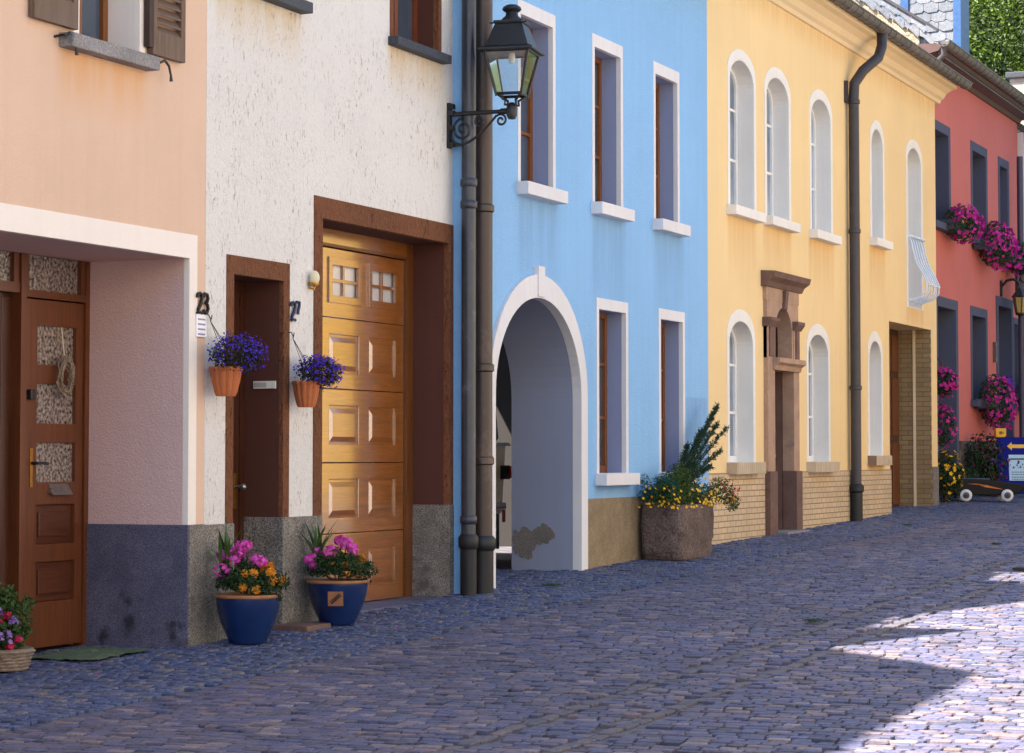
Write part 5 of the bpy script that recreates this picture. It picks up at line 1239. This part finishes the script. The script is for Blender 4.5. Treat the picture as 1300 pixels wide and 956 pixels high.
# local frame: +x along the board, -y towards the camera
kx = (by0 * math.cos(YAW) - xA * math.sin(YAW)) / 3000
BH = 76 * kx; BW = .95
m_bboard = paint('royal_blue_board', (.003, .008, .20), .6, .12, 3, 0, .12)
part(MB().add([(0, 0, .05), (BW, 0, .05), (BW, .16, BH), (0, .16, BH), (0, .03, .05), (BW, .03, .05), (BW, .19, BH), (0, .19, BH)], [(0, 1, 2, 3), (7, 6, 5, 4), (0, 4, 5, 1), (3, 2, 6, 7), (0, 3, 7, 4), (1, 5, 6, 2)]), 'board', m_bboard, bd, bevel=.004)
def on(x, z, o=.004): t = (z - .05) / (BH - .05); return (x, .16 * t - o, z)
part(MB().add([on(x, z) for x, z in ((.17, BH - .155), (.25, BH - .085), (.25, BH - .125), (.62, BH - .125), (.62, BH - .185), (.25, BH - .185), (.25, BH - .225))], [(0, 1, 2, 6), (2, 3, 4, 5), (2, 5, 6)]), 'arrow', paint('yellow_arrow', (.80, .46, .02), .5), bd, recalc=False)
pz1, pz0 = BH - .30, BH - .83 + .0
pz0 = max(pz0, .28)
po = part(MB().add([on(x, z, .005) for x, z in ((.19, pz0), (.60, pz0), (.60, pz1), (.19, pz1))], [(0, 1, 2, 3)]), 'poster', paint('pale_blue_poster', (.40, .60, .80), .5, .06), bd, recalc=False)
ink = MB(); random.seed(3)
def bar(x0, x1, z0, z1): ink.add([on(x, z, .008) for x, z in ((x0, z0), (x1, z0), (x1, z1), (x0, z1))], [(0, 1, 2, 3)])
bar(.20, .60, pz1 - .085, pz1 - .06)
for k in range(26):
    x = random.uniform(.24, .58); z = pz1 - .13 - random.random() * .12; bar(x, x + random.uniform(.01, .035), z, z + random.uniform(.008, .04))
for z in (pz1 - .30, pz1 - .34, pz1 - .385, pz1 - .42):
    x = .23
    while x < .58: L = random.uniform(.02, .05); bar(x, x + L, z, z + .012); x += L + .008
part(ink, 'printed_lines', paint('navy_print', (.02, .04, .10), .5), po, recalc=False)
part(MB().add([(0, .02, 0), (.04, .02, 0), (.04, .05, .06), (0, .05, .06)], [(0, 1, 2, 3)]).box(0.02, .06, .40, .43, 0, .03).tube([(.04, .19, BH - .05), (.04, .42, 0)], .016, 6).tube([(BW - .04, .19, BH - .05), (BW - .04, .42, 0)], .016, 6).box(0, .05, .0, .03, 0, .06).box(BW - .05, BW, .0, .03, 0, .06), 'board_stand', m_ironblk, bd)
random.seed(5)
# yellow card box perched on the board
Rb = bd.rotation_euler.to_matrix(); pb = Vector(bd.location) + Rb @ Vector((.06, .175, BH))
yb_ = thing('yellow_box', 'small yellow box perched on the corner of the blue board', 'box', pb, local=True, rz=YAW + .2)
part(MB().box(-.075, .075, -.04, .04, .0, .012).box(-.09, .095, -.045, .045, .012, .15), 'carton', paint('yellow_card', (.72, .40, .04), .6), yb_, bevel=.006)
part(MB().box(-.03, .02, -.049, -.046, .05, .10).box(.03, .05, -.049, -.046, .06, .09), 'print_mark', paint('brown_print', (.16, .07, .02), .6), yb_)
# arched cane handle with pinkish wrapping left of the board
ph_ = Vector(bd.location) + Rb @ Vector((-.06, .25, 0))
bs = thing('cane_basket', 'tall handled basket with purple flowers left of the blue board', 'basket', ph_, local=True, rz=YAW)
part(MB().tube([(-.12, 0, .0), (-.13, 0, .45), (-.08, 0, .82), (.03, 0, .95), (.14, 0, .90), (.16, 0, .55), (.15, 0, 0)], .022, 8), 'handle', paint('wrapped_cane', (.22, .07, .09), .6, .3, 20), bs, smooth=True)
part(MB().lathe([(.10, 0), (.15, .2), (.17, .42), (.14, .42)], (0, 0, 0), 18), 'basket', wood('dark_cane', (.12, .07, .05), 'x', .8), bs, smooth=True)
fol = MB(); cloud(fol, (0, 0, .52), (.20, .18, .16), 500, .06, .03, .3); part(fol, 'foliage', m_leafdk, bs, recalc=False)
bl = MB(); blooms(bl, (0, 0, .54), (.2, .18, .17), 40, .03, 5, False); part(bl, 'blossoms', m_lilac, bs, recalc=False)

# ================================================================== toy pedal car
tc_ = thing('toy_car', 'black toy pedal car with orange flames and white wheels in front of the red house', 'toy car', (0, 0, 0), local=True)
yT = 38.3; dT_ = ray(1250, 641); xT = dT_.x / dT_.y * yT; tc_.location = (xT, yT, zst(xT, yT) + .012); tc_.rotation_euler = (0, 0, YAW * .9); tc_.scale = (1.1, 1.1, 1.1)
side = [(-.54, .30), (-.53, .15), (-.45, .085), (.40, .085), (.50, .12), (.57, .20), (.53, .245), (.24, .285), (-.06, .32), (-.54, .335)]
m_tblk = paint('black_toy_lacquer', (.006, .006, .008), .35, .2, 8, 0, .15)
bodyo = MB().prism(side, -.17, .17)
part(bodyo, 'body', m_tblk, tc_, bevel=.02, seg=3)
part(MB().box(-.40, .06, -.13, .13, .31, .335).prism([(-.46, .32), (-.40, .32), (-.45, .47), (-.49, .47)], -.12, .12), 'seat', paint('dark_blue_seat', (.02, .05, .10), .4), tc_, bevel=.008)
part(MB().tube([(.12, 0, .29), (.07, 0, .41)], .012, 8).tube([(.06 + .0, .08 * math.cos(a), .42 + .08 * math.sin(a) * .9) for a in [2 * PI * k / 18 for k in range(19)]], .011, 8), 'steering_wheel', m_tblk, tc_, smooth=True)
fl = MB()
for sy in (-1, 1):
    yq = sy * .178
    for poly in ([(-.12, .225), (.0, .215), (.14, .18), (.26, .15), (.12, .165), (-.02, .185)], [(-.28, .235), (-.14, .235), (.02, .21), (-.12, .220)]):
        fl.add([(a, yq, b + .02) for a, b in poly], [tuple(range(len(poly)))])
part(fl, 'flame_decal', paint('orange_flame', (.60, .17, .03), .5, .4, 14), tc_, recalc=False)
for ax in (-.30, .30):
    for sy in (-1, 1):
        def disc(r0, w0, w1, n=28):
            m_ = MB(); vs = []
            prof = [(r0 * .55, w0), (r0 * .86, w0 + (w1 - w0) * .12), (r0, w0 + (w1 - w0) * .3), (r0, w0 + (w1 - w0) * .7), (r0 * .86, w1 - (w1 - w0) * .1), (r0 * .55, w1)]
            for (rr, y) in prof:
                for k in range(n): vs.append((ax + rr * math.cos(2 * PI * k / n), sy * y, .085 + rr * math.sin(2 * PI * k / n)))
            fs = [(i * n + k, i * n + (k + 1) % n, (i + 1) * n + (k + 1) % n, (i + 1) * n + k) for i in range(len(prof) - 1) for k in range(n)]
            fs += [tuple(range(n)), tuple(range((len(prof) - 1) * n, len(prof) * n))]
            return m_.add(vs, fs)
        wlh = part(disc(.088, .17, .215), 'wheel', paint('white_tyre', (.62, .64, .70), .5, .1, 9) if 'white_tyre' not in MATS else MATS['white_tyre'], tc_, smooth=True)
        part(disc(.048, .212, .222), 'rim', m_chrome if 'blue_rim' in MATS else m_greypipe, wlh, smooth=True)
        part(disc(.018, .220, .232), 'hub', m_ironblk, wlh, smooth=True)

# ================================================================== car parked in the passage (seen through the arch)
cx0 = xp - .75; u0 = 645
yR = aY1 - .10
def cp(u, v): return pt(u, v, cx0)
jp = thing('parked_car', 'old cream car with a dark canvas top in the shade of the arched passage', 'car', (cx0, cp(640, 600)[0] - .7, zg(21)))
yE, _z = cp(643, 560); W = 1.55; yC = yE - W / 2
m_cream = paint('cream_car_paint', (.78, .64, .40), .3, .08, 3); m_canvas = plaster('dark_canvas', (.10, .085, .075), 60, .3, .15)
zA_, zB_ = cp(630, 653)[1], cp(640, 562)[1]
body = [(yC - W / 2, zB_), (yC + W / 2, zB_), (yC + W / 2 - .10, zA_), (yC - W / 2 + .10, zA_)]
part(MB().slab(body, [], cx0 - 3.3, cx0), 'body', m_cream, jp, bevel=.05, seg=3)
zT_ = cp(627, 462)[1]
part(MB().slab([(yC - W / 2 + .02, zB_ + .02), (yC + W / 2 - .06, zB_ + .02), (yC + W / 2 - .24, zT_), (yC - W / 2 + .24, zT_)], [], cx0 - 2.0, cx0 - .05), 'canvas_top', m_canvas, jp, bevel=.06, seg=3)
part(MB().box(cx0 - 3.2, cx0 + .02, yC - W / 2 - .01, yC + W / 2 + .02, zB_ - .02, zB_ + .0).box(cx0, cx0 + .025, yC - W / 2, yC + W / 2 + .05, zB_ - .035, zB_ - .01), 'chrome_strip', m_chrome, jp, bevel=.004)
lz1, lz0 = cp(640, 592)[1], cp(640, 607)[1]
for sg in (-1, 1):
    ye = yC + sg * (W / 2 - .05)
    tl_ = part(MB().box(cx0, cx0 + .12, ye - .10, ye + .10, lz0, lz1), 'tail_light', glass('red_lens', (.75, .03, .025), .3, .2, 60, .3, (.9, .06, .04)), jp, bevel=.012)
    part(MB().box(cx0 - .005, cx0 + .1, ye - sg * .10 - .012, ye - sg * .10 + .012, lz0 - .01, lz1 + .01), 'light_housing', m_ironblk, tl_)
part(MB().box(cx0 - 3.2, cx0 - .03, yC - W / 2 + .06, yC + W / 2 - .12, zg(22) + .10, zA_ + .02), 'underbody', m_ironblk, jp)
part(MB().box(cx0 + .0, cx0 + .06, yC - W / 2 + .05, yC + W / 2 - .14, zA_ + .05, zA_ + .12), 'bumper', m_chrome, jp, bevel=.015)
part(MB().box(cx0 + .061, cx0 + .066, yC - W / 2 + .1, yC + W / 2 - .16, zA_ + .065, zA_ + .08).box(cx0 + .061, cx0 + .066, yC + W / 2 - .26, yC + W / 2 - .18, zA_ - .08, zA_ + .05), 'bumper_stripe', paint('red_stripe', (.50, .02, .02), .4), jp)
for ax in (cx0 - .65, cx0 - 2.7):
    for sg in (-1, 1):
        part(MB().prism([(ax + .31 * math.cos(2 * PI * k / 28), zg(21) + .31 + .31 * math.sin(2 * PI * k / 28)) for k in range(28)], yC + sg * (W / 2 - .16) - .09, yC + sg * (W / 2 - .16) + .09), 'wheel', paint('black_rubber', (.012, .012, .012), .8) if 'black_rubber' not in MATS else MATS['black_rubber'], jp, bevel=.02)
part(MB().box(xp - 6.99, xp - 6.93, 20.2, 21.6, -1.2, 1.0).box(xp - 6.93, xp - 6.9, 20.3, 20.85, -1.1, .9).box(xp - 6.93, xp - 6.9, 20.95, 21.5, -1.1, .9), 'passage_door', m_doordk, bh)

# ================================================================== small things on the street
xd_, yd_ = -4.30, 22.2
solo(MB().box(xd_, xd_ + .62, yd_ - .14, yd_ + .14, zst(xd_, yd_) - .02, zst(xd_, yd_) + .022).box(xd_ + .02, xd_ + .6, yd_ - .12, yd_ - .02, zst(xd_, yd_) + .02, zst(xd_, yd_) + .026), 'drain_cover', paint('dark_drain_iron', (.025, .024, .026), .6, .3), 'dark iron drain cover sunk in the cobbles at the right edge', 'drain cover', (xd_ + .3, yd_, zst(xd_, yd_)), bevel=.004)
for i, (u, v, lab) in enumerate(((700, 745, 'green weeds in the paving joints in front of the arched passage'), (1150, 668, 'weed tuft on the road before the gateway'), (1030, 790, 'weed tuft between the setts in the shaded road'), (1262, 692, 'weed tuft between the setts before the toy car'))):
    d = ray(u, v); t = 5.
    while d.z * t > zst(d.x * t, d.y * t): t += .03
    c = (d.x * t, d.y * t, d.z * t); mb = MB()
    for k in range(5): cloud(mb, (c[0] + random.gauss(0, .045), c[1] + random.gauss(0, .03), c[2] + .012), (.05, .03, .02), 26, .022, .009, .2, True)
    solo(mb, 'weed', m_leafmid, lab, 'weed', c, recalc=False)
pt_ = MB()
for k in range(16):
    x, y = -7.9 + random.gauss(.15, .14), 15.1 + random.gauss(0, .35); pt_.floret((x, y, zst(x, y) + .012), (random.gauss(0, .2), random.gauss(0, .2), 1), .012, 5, .1)
for k in range(14):
    x, y = -8.40 + random.gauss(0, .15), 12.5 + random.gauss(0, .2); pt_.floret((x, y, zst(x, y) + .012), (random.gauss(0, .2), random.gauss(0, .2), 1), .012, 5, .1)
po_ = mesh_obj('fallen_petals', pt_.v, pt_.f, m_mag, False, 'stuff'); po_['label'] = 'fallen pink petals on the cobbles by the pots'; po_['category'] = 'petals'
